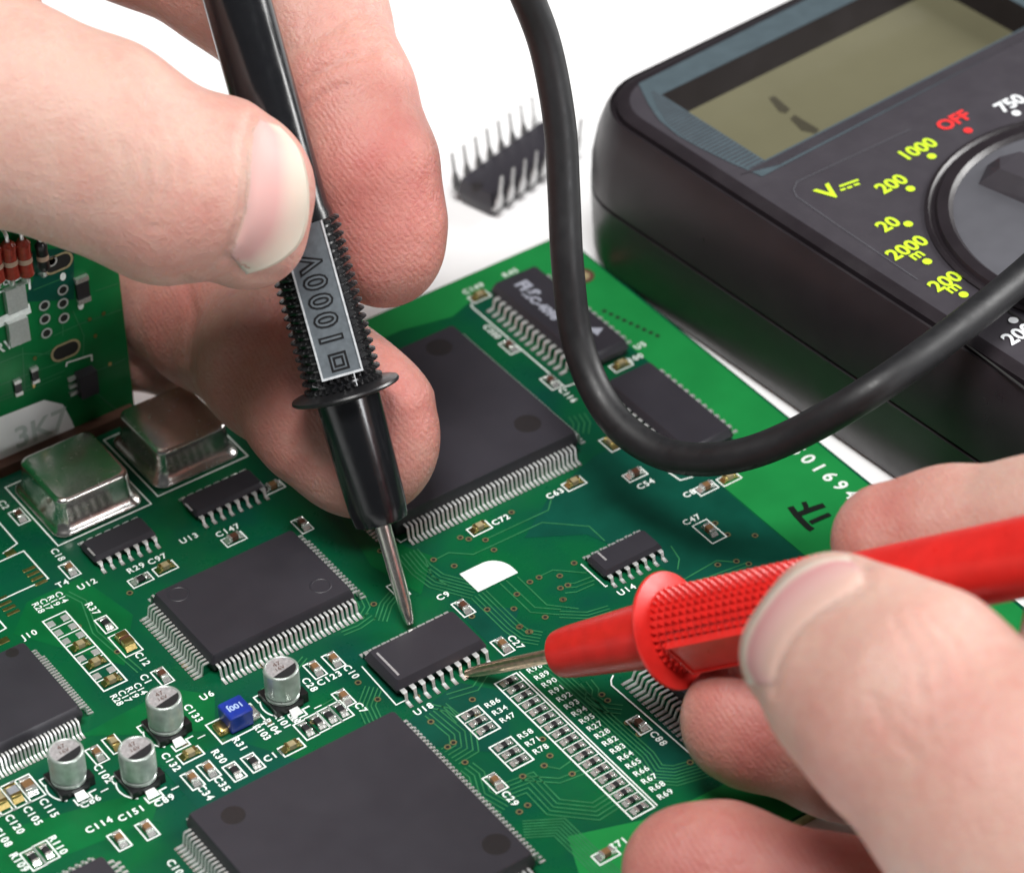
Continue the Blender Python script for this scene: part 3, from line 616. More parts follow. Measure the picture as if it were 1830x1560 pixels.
R0, R1 = P(833, 1203, 370.8), P(1830, 995, 322.0)
probe('red test probe with studded grip and round guard, tip on the chip pins', R0, R1, CAMP - R0 - 370 * CAMR[1] , 'red', 'red', 'copper', (14.4, 30.3, 0, 52.5, .85, 3.95, 4.6, 4.15, 6.7, 118), False)

# ------------------------------------------------------------------ cable
def tube(pts, r, n=18, sub=6):
    pts = [np.array(p) for p in pts]; C = []
    e = [2 * pts[0] - pts[1]] + pts + [2 * pts[-1] - pts[-2]]
    for i in range(1, len(e) - 2):
        for k in range(sub):
            t = k / sub; p0, p1, p2, p3 = e[i - 1:i + 3]
            C.append(.5 * (2 * p1 + (p2 - p0) * t + (2 * p0 - 5 * p1 + 4 * p2 - p3) * t * t + (3 * p1 - p0 - 3 * p2 + p3) * t ** 3))
    C.append(pts[-1]); rings = []; up = np.array([0, 0, 1.0]); prev = None
    for i in range(len(C)):
        t = C[min(i + 1, len(C) - 1)] - C[max(i - 1, 0)]; t /= np.linalg.norm(t)
        if prev is None: prev = np.cross(t, up); prev /= np.linalg.norm(prev)
        a = prev - np.dot(prev, t) * t; a /= np.linalg.norm(a); prev = a; b = np.cross(t, a)
        rings.append([C[i] + r * (math.cos(2 * math.pi * k / n) * a + math.sin(2 * math.pi * k / n) * b) for k in range(n)])
    return MB().loft(rings)
cpts = [B(895, -110, 70), B(938, -15, 62), B(975, 85, 54), B(1000, 220, 45), B(1008, 350, 37), B(1014, 470, 30), B(1030, 600, 22), B(1066, 700, 17), B(1120, 772, 15), B(1200, 815, 15),
        B(1300, 818, 18), B(1410, 782, 22), B(1560, 697, 29), B(1700, 597, 30), B(1830, 492, 29.5), B(1930, 400, 31), B(2060, 330, 34)]
thing('test_lead', 'thick black cable looping down over the board and across the multimeter', 'cable', data=shade_auto(tube(cpts, 2.0).mesh('test_lead', 'rubber'), 60))

# ------------------------------------------------------------------ loose upside-down chip on the table
a = B(820, 368, -1.6)
dp = thing('loose_chip', 'black chip lying upside down on the white table, pins in the air', 'chip', (35.2, 35.5, -1.6))
bd = MB().loft([[(x, y, z) for x, y, _ in rrect(9.6, 3.2, lx, ly, .3, 0, 2)] for lx, ly, z in ((18.2, 5.4, 0), (19.2, 6.4, 1.9), (19.2, 6.4, 2.2), (18.4, 5.6, 4.1))])
link('body', shade_auto(bd.mesh('body', 'chip'), 25), dp)
link('end_notch', shade_auto(MB().loft([circ(0, 3.2, .9, 4.05, 16), circ(0, 3.2, .9, 4.13, 16)]).mesh('end_notch', 'chipd'), 30), dp, (.65, 0, 0))
for sy in (0, 1):
    y = -.15 if sy == 0 else 6.55; s = -1 if sy == 0 else 1
    pn = MB().loft([[(-.75, y - s * .1, 1.7), (.75, y - s * .1, 1.7), (.75, y - s * .1, 2.0), (-.75, y - s * .1, 2.0)],
                    [(-.75, y + s * .5, 1.68), (.75, y + s * .5, 1.68), (.75, y + s * .35, 2.0), (-.75, y + s * .35, 2.0)],
                    [(-.72, y + s * .78, 3.4), (.72, y + s * .78, 3.4), (.72, y + s * .52, 3.4), (-.72, y + s * .52, 3.4)],
                    [(-.27, y + s * .95, 4.6), (.27, y + s * .95, 4.6), (.27, y + s * .7, 4.6), (-.27, y + s * .7, 4.6)],
                    [(-.2, y + s * 1.3, 7.6), (.2, y + s * 1.3, 7.6), (.2, y + s * 1.05, 7.6), (-.2, y + s * 1.05, 7.6)]]).mesh('pin', 'pin')
    for k in range(8 if True else 7):
        link('pin', pn, dp, (.72 + 2.54 * k, 0, 0))
dp.rotation_euler = (0, 0, math.radians(15.5))

# ------------------------------------------------------------------ multimeter
MA = math.radians(4.2); MO = np.array([41.4, 16.9]); ex = np.array([math.cos(MA), math.sin(MA)]); ey = np.array([-math.sin(MA), math.cos(MA)])
mm = thing('multimeter', 'black digital multimeter with grey display and lime markings', 'multimeter', (MO[0], MO[1], -1.6)); mm.rotation_euler = (0, 0, MA)
TZ = 25.6                                               # top face above the table
def ML(x, y, z=TZ):
    q = B(x, y, z - 1.6)[:2] - MO; return float(q @ ex), float(q @ ey)
W_, L0, L1 = 74.0, 5.0, -122.0
def ring(o, z, r=9.0, n=8):
    return [(x, y, z) for x, y, _ in rrect(W_ / 2, (L0 + L1) / 2, W_ + 2 * o, L0 - L1 + 2 * o, r + o, 0, n)]
low = MB().loft([ring(.9, 0), ring(1.8, .7), ring(2.4, 3), ring(2.65, 8), ring(2.75, 12.4), ring(2.3, 12.6)])
link('back_case', shade_auto(low.mesh('back_case', 'meter'), 28), mm)
up_ = MB().loft([ring(2.2, 12.75), ring(2.75, 13.0), ring(2.6, 17), ring(1.9, 21), ring(1.0, 23.6), ring(.3, 24.9), ring(.05, 25.05), ring(-.08, 24.4), ring(-.5, 24.4), ring(-.62, 25.2), ring(-1.4, TZ - .1), ring(-2.4, TZ - .05)], True, False)
link('front_case', shade_auto(up_.mesh('front_case', 'meter'), 28), mm)
# face sheet with an opening for the display
lc = [ML(1186, 168), ML(1358, 291), ML(1358 + 472, 291 - 221), ML(1186 + 500, 168 - 236)]
lx0, lx1, ly0, ly1 = 8.0, 60.0, lc[1][1], lc[0][1]
out = ring(-2.4, TZ - .05); zf = TZ - .05
V = out + [(lx0, ly0, zf), (lx1, ly0, zf), (lx1, ly1, zf), (lx0, ly1, zf)]
import bmesh
bm = bmesh.new(); vo = [bm.verts.new(v) for v in out]; vi = [bm.verts.new(v) for v in V[len(out):]]
eo = [bm.edges.new((vo[i], vo[(i + 1) % len(vo)])) for i in range(len(vo))]; ei = [bm.edges.new((vi[i], vi[(i + 1) % 4])) for i in range(4)]
bmesh.ops.triangle_fill(bm, use_beauty=True, edges=eo + ei)
bmesh.ops.recalc_face_normals(bm, faces=bm.faces)
me = bpy.data.meshes.new('face_plate'); bm.to_mesh(me); bm.free(); me.materials.append(M['mface'])
if me.polygons[0].normal.z < 0: me.flip_normals()
link('face_plate', me, mm)
dz = TZ - 4.6
wl = MB().add([(lx0, ly0, zf), (lx1, ly0, zf), (lx1, ly1, zf), (lx0, ly1, zf), (lx0 + .3, ly0 + .2, dz), (lx1 - .3, ly0 + .2, dz), (lx1 - .3, ly1 - .3, dz), (lx0 + .3, ly1 - .3, dz)], [(0, 1, 5, 4), (1, 2, 6, 5), (2, 3, 7, 6), (3, 0, 4, 7)])
link('display_well', wl.mesh('display_well', 'meter'), mm)
ds = link('display', MB().add([(lx0, ly0, dz), (lx1, ly0, dz), (lx1, ly1, dz), (lx0, ly1, dz)], [(0, 1, 2, 3)]).mesh('display', 'lcd'), mm)
for poly in ([(1374, 176), (1384, 172), (1412, 196), (1404, 204), (1392, 200)], [(1412, 213), (1420, 206), (1464, 232), (1458, 240), (1432, 234)], [(1696, 120), (1708, 116), (1712, 123), (1700, 127)]):
    link('digit_segment', MB().add([(*ML(x, y, dz), dz + .03) for x, y in poly][::-1], [tuple(range(len(poly)))]).mesh('digit_segment', 'seg'), ds)
# bezel of fine ribs around the display
bz = MB(); ztop = TZ + .02
arcp = [ML(*p) for p in ((1141, 150), (1158, 185), (1178, 215), (1212, 243), (1252, 265), (1305, 291), (1362, 316))]
inn = [(lx0, ly1), (lx0, ly1 * .83 + ly0 * .17), (lx0, ly1 * .66 + ly0 * .34), (lx0, ly1 * .5 + ly0 * .5), (lx0, ly1 * .33 + ly0 * .67), (lx0, ly1 * .17 + ly0 * .83), (lx0, ly0)]
bz.add([(*p, ztop) for p in arcp] + [(*p, ztop) for p in inn], [(i, i + 1, 8 + i, 7 + i) for i in range(6)])
e0 = arcp[-1]; e1 = (e0[0] + 62, e0[1] + 1.2)
bz.add([(*e0, ztop), (lx1 + 3, e0[1] + .6, ztop), (lx1 + 3, ly0, ztop), (lx0, ly0, ztop)], [(0, 1, 2, 3)])
t0 = arcp[0]; bz.add([(*t0, ztop), (lx0, ly1, ztop), (lx1 + 3, ly1, ztop), (lx1 + 3, t0[1] + 1.0, ztop)], [(0, 1, 2, 3)])
bz.add([(lx1, ly0, ztop), (lx1 + 3, ly0, ztop), (lx1 + 3, ly1, ztop), (lx1, ly1, ztop)], [(0, 1, 2, 3)])
bzm = bz.mesh('display_bezel', 'bezel')
for p in bzm.polygons:
    if p.normal.z < 0: p.flip()
link('display_bezel', bzm, mm)
rb = MB()
for k in range(14):
    t = k / 13; x0 = e0[0] - 6 + 0; yy = e0[1] + .5 + (ly0 - e0[1] - .9) * t
    rb.box(lx0 - 5.0 * t + .6, lx1 + 2.5, yy - .05, yy + .05, ztop, ztop + .05)
for k in range(34):
    t = (k + .5) / 34; i = t * 6; j = int(i); f_ = i - j; pa = np.array(arcp[j]) * (1 - f_) + np.array(arcp[min(6, j + 1)]) * f_; pb = np.array(inn[j]) * (1 - f_) + np.array(inn[min(6, j + 1)]) * f_
    if pb[0] - pa[0] > .8: rb.box(pa[0] + .25, pb[0] - .2, pa[1] * .5 + pb[1] * .5 - .07, pa[1] * .5 + pb[1] * .5 + .07, ztop, ztop + .06)
link('bezel_ribs', rb.mesh('bezel_ribs', 'mface'), mm, kind='stuff')
def mtext(s, px, size, m, bold=.03):
    x, y = ML(*px); return link('printed_text', text_mesh(s, size, m, bold), mm, (x, y, TZ + .05), -.02)
for s, px, sz, m in (('OFF', (1705, 217), 3.0, 'inkr'), ('750', (1806, 186), 3.0, 'inkw'), ('1000', (1640, 268), 3.0, 'lime'), ('200', (1594, 330), 3.0, 'lime'), ('20', (1588, 402), 3.0, 'lime'), ('2000', (1622, 444), 3.0, 'lime'), ('m', (1637, 456), 2.5, 'lime'),
                     ('200', (1690, 504), 3.0, 'lime'), ('m', (1702, 515), 2.5, 'lime'), ('V', (1482, 345), 4.0, 'lime'), ('200', (1822, 598), 3.0, 'inkw')):
    mtext(s, px, sz, m)
for px, m in (((1730, 234), 'inkr'), ((1816, 203), 'inkw'), ((1665, 280), 'lime'), ((1627, 338), 'lime'), ((1623, 401), 'lime'), ((1657, 468), 'lime'), ((1722, 527), 'lime'), ((1811, 573), 'inkw')):
    x, y = ML(*px); link('range_dot', MB().add(circ(x, y, .62, TZ + .05, 14), [tuple(range(14))]).mesh('range_dot', m), mm)
for k, (pa, pb) in enumerate((((1500, 334), (1534, 322)), ((1502, 341), (1511, 338)), ((1514, 337), (1523, 334)), ((1526, 332), (1536, 329)))):
    link('printed_line', MB().strip([ML(*pa), ML(*pb)], .38, TZ + .05).mesh('printed_line', 'lime'), mm)
link('panel_line', MB().strip([ML(*p) for p in ((1626, 232), (1440, 318), (1424, 326), (1418, 340), (1424, 352), (1500, 405), (1640, 500))], .13, TZ + .03).mesh('panel_line', 'dial'), mm)
# rotary switch
pts = [np.array(ML(*p)) for p in ((1830, 219), (1651, 376), (1751, 520))]
def circ3(a, b, c):
    A = np.array([b - a, c - a]) * 2; r = np.array([b @ b - a @ a, c @ c - a @ a]); o = np.linalg.solve(A, r); return o, np.linalg.norm(o - a)
dc, dr = circ3(*pts); di, dri = circ3(*[np.array(ML(*p)) for p in ((1703, 380), (1830, 262), (1769, 498))])
n = 72
kb = MB().loft([circ(*dc, dr, TZ + .0, n), circ(*dc, dr, TZ + .28, n), circ(*dc, dr - .5, TZ + .45, n), circ(*dc, dr - .9, TZ + .1, n), circ(*dc, dr - 1.3, TZ - .5 + .6, n), circ(*dc, dr - 1.6, TZ + .7, n), circ(*dc, dri + .6, TZ + .8, n), circ(*dc, dri, TZ + .3, n)], False, False)
link('switch_ring', shade_auto(kb.mesh('switch_ring', 'meter'), 40), mm)
kd = link('switch_disc', shade_auto(MB().loft([circ(*dc, dri, TZ + .25, n), circ(*dc, dri - .6, TZ + .34, n)]).mesh('switch_disc', 'dial'), 40), mm)
kv = np.array(ML(1745, 292)) - dc; ka = math.atan2(kv[1], kv[0])
hd = MB().loft([[(-dri * .9, -4.2, TZ + .3), (dri * .86, -4.2, TZ + .3), (dri * .93, 0, TZ + .3), (dri * .86, 4.2, TZ + .3), (-dri * .9, 4.2, TZ + .3)],
                [(-dri * .86, -2.4, TZ + 3.2), (dri * .76, -2.4, TZ + 2.6), (dri * .84, 0, TZ + 2.4), (dri * .76, 2.4, TZ + 2.6), (-dri * .86, 2.4, TZ + 3.2)]])
link('switch_handle', shade_auto(hd.mesh('switch_handle', 'mface'), 30), kd, (dc[0], dc[1], 0), ka)
for pa in (((1787, 545), (1990, 690)), ((1722, 612), (1960, 790))):
    link('case_groove', MB().strip([ML(*pa[0]), ML(*pa[1])], .3, TZ + .03).mesh('case_groove', 'hole'), mm)

#HANDS
# ------------------------------------------------------------------ hands
def skin_mat(name, pale, pink, deep):
    m = bpy.data.materials.new(name); m.use_nodes = True; nt = m.node_tree; b = nt.nodes['Principled BSDF']; L = nt.links.new
    N = lambda t: nt.nodes.new(t)
    tc = N('ShaderNodeTexCoord'); at = N('ShaderNodeAttribute'); at.attribute_name = 'blush'
    n1 = N('ShaderNodeTexNoise'); n1.inputs['Scale'].default_value = .16; n1.inputs['Detail'].default_value = 5; L(tc.outputs['Object'], n1.inputs['Vector'])
    n2 = N('ShaderNodeTexNoise'); n2.inputs['Scale'].default_value = .9; n2.inputs['Detail'].default_value = 4; L(tc.outputs['Object'], n2.inputs['Vector'])
    ma = N('ShaderNodeMath'); ma.operation = 'MULTIPLY_ADD'; ma.inputs[1].default_value = .62; L(n1.outputs['Fac'], ma.inputs[0])
    mb_ = N('ShaderNodeMath'); mb_.operation = 'MULTIPLY_ADD'; mb_.inputs[1].default_value = .30; mb_.inputs[2].default_value = -.42; L(n2.outputs['Fac'], mb_.inputs[0]); L(mb_.outputs[0], ma.inputs[2])
    ad = N('ShaderNodeMath'); ad.operation = 'ADD'; ad.use_clamp = True; L(at.outputs['Fac'], ad.inputs[0]); L(ma.outputs[0], ad.inputs[1])
    rp = N('ShaderNodeValToRGB'); e = rp.color_ramp.elements
    e[0].position = 0; e[0].color = (*pale, 1); e[1].position = 1; e[1].color = (*deep, 1); k = e.new(.5); k.color = (*pink, 1)
    L(ad.outputs[0], rp.inputs['Fac']); L(rp.outputs['Color'], b.inputs['Base Color'])
    b.inputs['Roughness'].default_value = .46; b.inputs['Specular IOR Level'].default_value = .38
    b.inputs['Subsurface Weight'].default_value = .55; b.inputs['Subsurface Radius'].default_value = (1.0, .30, .15); b.inputs['Subsurface Scale'].default_value = 1.6
    v = N('ShaderNodeTexVoronoi'); v.inputs['Scale'].default_value = 1.5; v.feature = 'DISTANCE_TO_EDGE'; L(tc.outputs['Object'], v.inputs['Vector'])
    mp = N('ShaderNodeMapping'); mp.inputs['Rotation'].default_value = (.3, .5, .4); L(tc.outputs['Object'], mp.inputs['Vector'])
    wv = N('ShaderNodeTexWave'); wv.inputs['Scale'].default_value = .50; wv.inputs['Distortion'].default_value = 5; wv.inputs['Detail'].default_value = 1.5; wv.inputs['Detail Scale'].default_value = .35; L(mp.outputs[0], wv.inputs['Vector'])
    n3 = N('ShaderNodeTexNoise'); n3.inputs['Scale'].default_value = .55; n3.inputs['Detail'].default_value = 7; n3.inputs['Roughness'].default_value = .62; L(tc.outputs['Object'], n3.inputs['Vector'])
    h1 = N('ShaderNodeMath'); h1.operation = 'MULTIPLY_ADD'; h1.inputs[1].default_value = .34; L(v.outputs['Distance'], h1.inputs[0]); L(n3.outputs['Fac'], h1.inputs[2])
    h2 = N('ShaderNodeMath'); h2.operation = 'MULTIPLY'; L(wv.outputs['Fac'], h2.inputs[0]); L(at.outputs['Fac'], h2.inputs[1])
    h3 = N('ShaderNodeMath'); h3.operation = 'MULTIPLY_ADD'; h3.inputs[1].default_value = .15; L(h2.outputs[0], h3.inputs[0]); L(h1.outputs[0], h3.inputs[2])
    bp = N('ShaderNodeBump'); bp.inputs['Strength'].default_value = .40; bp.inputs['Distance'].default_value = .8; L(h3.outputs[0], bp.inputs['Height']); L(bp.outputs['Normal'], b.inputs['Normal'])
    return m
def nail_mat(pk):
    m = bpy.data.materials.new('nail'); m.use_nodes = True; nt = m.node_tree; b = nt.nodes['Principled BSDF']
    at = nt.nodes.new('ShaderNodeAttribute'); at.attribute_name = 'edge'; rp = nt.nodes.new('ShaderNodeValToRGB'); e = rp.color_ramp.elements
    e[0].position = 0; e[0].color = (.58, .38, .32, 1); e[1].position = 1; e[1].color = (.59, .53, .445, 1)
    k = e.new(.10); k.color = (.60, .36, .335, 1); k = e.new(.5); k.color = (*pk, 1); k = e.new(.74); k.color = (.60, .47, .40, 1)
    nt.links.new(at.outputs['Fac'], rp.inputs['Fac']); nt.links.new(rp.outputs['Color'], b.inputs['Base Color'])
    b.inputs['Roughness'].default_value = .48; b.inputs['Specular IOR Level'].default_value = .22; b.inputs['Subsurface Weight'].default_value = .4; b.inputs['Subsurface Radius'].default_value = (1, .5, .4); b.inputs['Subsurface Scale'].default_value = .8
    return m
SKIN = skin_mat('skin', (.545, .350, .290), (.50, .210, .175), (.41, .098, .092)); NAILS = [nail_mat((.60, .345, .325)), nail_mat((.55, .255, .26))]
def surface_nets(D, org, h):
    nx, ny, nz = D.shape; ins = D < 0
    c = np.zeros((nx - 1, ny - 1, nz - 1), np.uint8)
    for dx in (0, 1):
        for dy in (0, 1):
            for dz_ in (0, 1): c += ins[dx:nx - 1 + dx, dy:ny - 1 + dy, dz_:nz - 1 + dz_]
    act = (c > 0) & (c < 8); idx = np.full(act.shape, -1, np.int64); I, J, K = np.nonzero(act); idx[I, J, K] = np.arange(len(I))
    pos = np.zeros((len(I), 3)); cnt = np.zeros(len(I))
    cor = [(a, b, c_) for a in (0, 1) for b in (0, 1) for c_ in (0, 1)]
    for a in range(8):
        for b in range(a + 1, 8):
            ca, cb = cor[a], cor[b]
            if sum(abs(ca[i] - cb[i]) for i in range(3)) != 1: continue
            da = D[I + ca[0], J + ca[1], K + ca[2]]; db = D[I + cb[0], J + cb[1], K + cb[2]]
            s = (da < 0) != (db < 0); t = np.where(s, da / np.where(s, da - db, 1), 0)
            for i in range(3): pos[:, i] += np.where(s, ca[i] + t * (cb[i] - ca[i]), 0)
            cnt += s
    pos = pos / cnt[:, None] + np.stack([I, J, K], 1)
    Q = []
    for ax in range(3):
        sl0 = [slice(1, -1)] * 3; sl1 = [slice(1, -1)] * 3; sl0[ax] = slice(0, -1); sl1[ax] = slice(1, None)
        a = ins[tuple(sl0)]; b = ins[tuple(sl1)]; X = np.argwhere(a != b); fl = a[a != b]
        u, v = [(1, 2), (2, 0), (0, 1)][ax]
        base = X.copy(); off = np.ones(3, int); off[ax] = 0; base = base + off
        q = []
        for du, dv in ((-1, -1), (0, -1), (0, 0), (-1, 0)):
            g = base.copy(); g[:, u] += du; g[:, v] += dv; q.append(idx[g[:, 0], g[:, 1], g[:, 2]])
        q = np.stack(q, 1); q[~fl] = q[~fl][:, ::-1]; Q.append(q)
    return pos * h + org, np.concatenate(Q)
def C3(x, y, d): return np.array([(x - 915) / F * d, -(y - 780) / F * d, -d])      # camera axes, mm
def hand(label, chains, lo, hi, h, grooves, blush, nail, cat='hand'):
    ax = [np.arange(lo[i], hi[i], h, dtype=np.float32) for i in range(3)]
    X, Y, Z = ax[0][:, None, None], ax[1][None, :, None], ax[2][None, None, :]
    D = None
    for k, (nodes, zs) in enumerate(chains):
        E_ = None
        pt = [(C3(*n_[:3]), n_[3] * n_[2] / F) for n_ in nodes]
        if len(pt) == 1: pt = pt * 2
        for (a, ra), (b, rb) in zip(pt[:-1], pt[1:]):
            ab = b - a; l2 = float(ab @ ab) + 1e-6
            t = np.clip(((X - a[0]) * ab[0] + (Y - a[1]) * ab[1] + (Z - a[2]) * ab[2]) / l2, 0, 1)
            t = t * t * (3 - 2 * t) * .25 + t * .75
            d = np.sqrt((X - a[0] - t * ab[0]) ** 2 + (Y - a[1] - t * ab[1]) ** 2 + ((Z - a[2] - t * ab[2]) / zs) ** 2) - (ra + (rb - ra) * t)
            d = d.astype(np.float32)
            if E_ is None: E_ = d
            else:
                kk = 2.5; hh = np.clip(.5 + .5 * (E_ - d) / kk, 0, 1); E_ = d * hh + E_ * (1 - hh) - kk * hh * (1 - hh)
        if D is None: D = E_
        else:
            kk = 1.0; hh = np.clip(.5 + .5 * (D - E_) / kk, 0, 1); D = E_ * hh + D * (1 - hh) - kk * hh * (1 - hh)
    for i in range(3):                                   # closed at the grid's limits
        s = [slice(None)] * 3
        for e_ in (0, -1): s[i] = e_; D[tuple(s)] = np.maximum(D[tuple(s)], .5)
    V, Q = surface_nets(D, np.array(lo, float), h)
    me = bpy.data.meshes.new('hand')
    def px_of(V): d = -V[:, 2]; return np.stack([915 + F * V[:, 0] / d, 780 - F * V[:, 1] / d], 1)
    # relax the stair steps of the grid
    A = np.concatenate([Q[:, [0, 1]], Q[:, [1, 2]], Q[:, [2, 3]], Q[:, [3, 0]]]); deg = np.bincount(A.ravel(), minlength=len(V)).astype(float)
    for it in range(6):
        s = np.zeros_like(V)
        for i in range(3): s[:, i] = np.bincount(A[:, 0], V[A[:, 1], i], len(V)) + np.bincount(A[:, 1], V[A[:, 0], i], len(V))
        V = V + (.5 if it % 2 == 0 else -.5) * (s / deg[:, None] - V)
    def normals(V):
        nrm = np.cross(V[Q[:, 2]] - V[Q[:, 0]], V[Q[:, 3]] - V[Q[:, 1]]); nv = np.zeros_like(V)
        for i in range(4):
            for j in range(3): nv[:, j] += np.bincount(Q[:, i], nrm[:, j], len(V))
        return nv / (np.linalg.norm(nv, axis=1)[:, None] + 1e-9)
    nv = normals(V)
    if np.mean(nv[V[:, 2] > np.percentile(V[:, 2], 97)][:, 2]) < 0: Q = Q[:, ::-1]; nv = -nv
    p2 = px_of(V); front = nv[:, 2] > .02; near = np.zeros(len(V))
    for pts, dep, wd, dmax in grooves:
        best = np.full(len(V), 1e9)
        for a, b in zip(pts[:-1], pts[1:]):
            a, b = np.array(a, float), np.array(b, float); ab = b - a
            t = np.clip(((p2 - a) @ ab) / (ab @ ab), 0, 1); best = np.minimum(best, np.linalg.norm(p2 - a - t[:, None] * ab, axis=1))
        g = np.where(front & (-V[:, 2] < dmax), dep * np.exp(-(best / wd) ** 2), 0)
        V = V - nv * g[:, None]
    bl = np.zeros(len(V))
    for x, y, d, r, wgt in blush: bl = np.maximum(bl, wgt * np.exp(-(np.linalg.norm(V - C3(x, y, d), axis=1) / r) ** 2))
    Wd = CAMP + V @ CAMR
    me.from_pydata(Wd.tolist(), [], Q.tolist()); me.update(); me.materials.append(SKIN)
    me.polygons.foreach_set('use_smooth', [True] * len(me.polygons))
    at = me.attributes.new('blush', 'FLOAT', 'POINT'); at.data.foreach_set('value', bl.astype(np.float32))
    o = thing('hand', label, 'hand', data=me, group='hands holding the probes')
    # nail: a curved plate fitted over the thumb tip
    cut, free, lift, side = nail
    tree = BVHTree.FromPolygons([tuple(v) for v in Wd], [tuple(q) for q in Q])
    def crv(pts, n_):
        pts = np.array(pts, float); out = []
        e = np.vstack([2 * pts[0] - pts[1], pts, 2 * pts[-1] - pts[-2]])
        for u in np.linspace(0, len(pts) - 1 - 1e-6, n_):
            i = int(u); t = u - i; p0, p1, p2_, p3 = e[i:i + 4]
            out.append(.5 * (2 * p1 + (p2_ - p0) * t + (2 * p0 - 5 * p1 + 4 * p2_ - p3) * t * t + (3 * p1 - p0 - 3 * p2_ + p3) * t ** 3))
        return np.array(out)
    nu, nw = 22, 40; c0 = crv(cut, nw); c1 = crv(free, nw); G = np.zeros((nu, nw, 3)); ok = np.zeros((nu, nw), bool); NN = np.zeros((nu, nw, 3))
    for i in range(nu):
        for j in range(nw):
            q = c0[j] + (c1[j] - c0[j]) * i / (nu - 1); dr_ = CAMR.T @ np.array([(q[0] - 915) / F, -(q[1] - 780) / F, -1.0]); dr_ /= np.linalg.norm(dr_)
            r_ = tree.ray_cast(Vector(CAMP), Vector(dr_))
            if r_[0] is not None and r_[3] < 375: G[i, j] = r_[0]; NN[i, j] = r_[1]; ok[i, j] = True
            else:
                t_ = CAMP + dr_ * 352; f_ = tree.find_nearest(Vector(t_)); G[i, j] = f_[0]; NN[i, j] = f_[1]
    for it in range(14):                                 # fair the sheet
        for T in (G, NN):
            T[1:-1, 1:-1] = .5 * T[1:-1, 1:-1] + .125 * (T[:-2, 1:-1] + T[2:, 1:-1] + T[1:-1, :-2] + T[1:-1, 2:])
    NN /= np.linalg.norm(NN, axis=2)[:, :, None] + 1e-9
    for i in range(nu):
        for j in range(nw):
            u, v_ = i / (nu - 1), j / (nw - 1); edge = min(1, min(v_, 1 - v_) * 9)
            G[i, j] += NN[i, j] * (lift * (.05 + .95 * min(1, u * 7)) * (.25 + .75 * edge))
    top = G.reshape(-1, 3); bot = (G - NN * .3).reshape(-1, 3); n_ = nu * nw; Fq = []
    for i in range(nu - 1):
        for j in range(nw - 1):
            a = i * nw + j; Fq.append((a, a + 1, a + nw + 1, a + nw)); Fq.append((n_ + a, n_ + a + nw, n_ + a + nw + 1, n_ + a + 1))
    rim_ = [j for j in range(nw)] + [i * nw + nw - 1 for i in range(1, nu)] + [(nu - 1) * nw + j for j in range(nw - 2, -1, -1)] + [i * nw for i in range(nu - 2, 0, -1)]
    for a, b in zip(rim_, rim_[1:] + rim_[:1]): Fq.append((a, n_ + a, n_ + b, b))
    nm = mesh_of('nail', np.vstack([top, bot]), Fq, NAILS[0] if side < 2 else NAILS[1], True)
    bm = bmesh.new(); bm.from_mesh(nm); bmesh.ops.recalc_face_normals(bm, faces=bm.faces); bm.to_mesh(nm); bm.free()
    nm.polygons.foreach_set('use_smooth', [True] * len(nm.polygons))
    u_ = np.repeat(np.linspace(0, 1, nu), nw); v_ = np.tile(np.linspace(0, 1, nw), nu); ew = np.clip(u_ ** side + .55 * np.clip(1 - np.minimum(v_, 1 - v_) * 12, 0, 1) * u_, 0, 1)
    at = nm.attributes.new('edge', 'FLOAT', 'POINT'); at.data.foreach_set('value', np.concatenate([ew, ew]).astype(np.float32))
    link('thumbnail', nm, o)
    return o
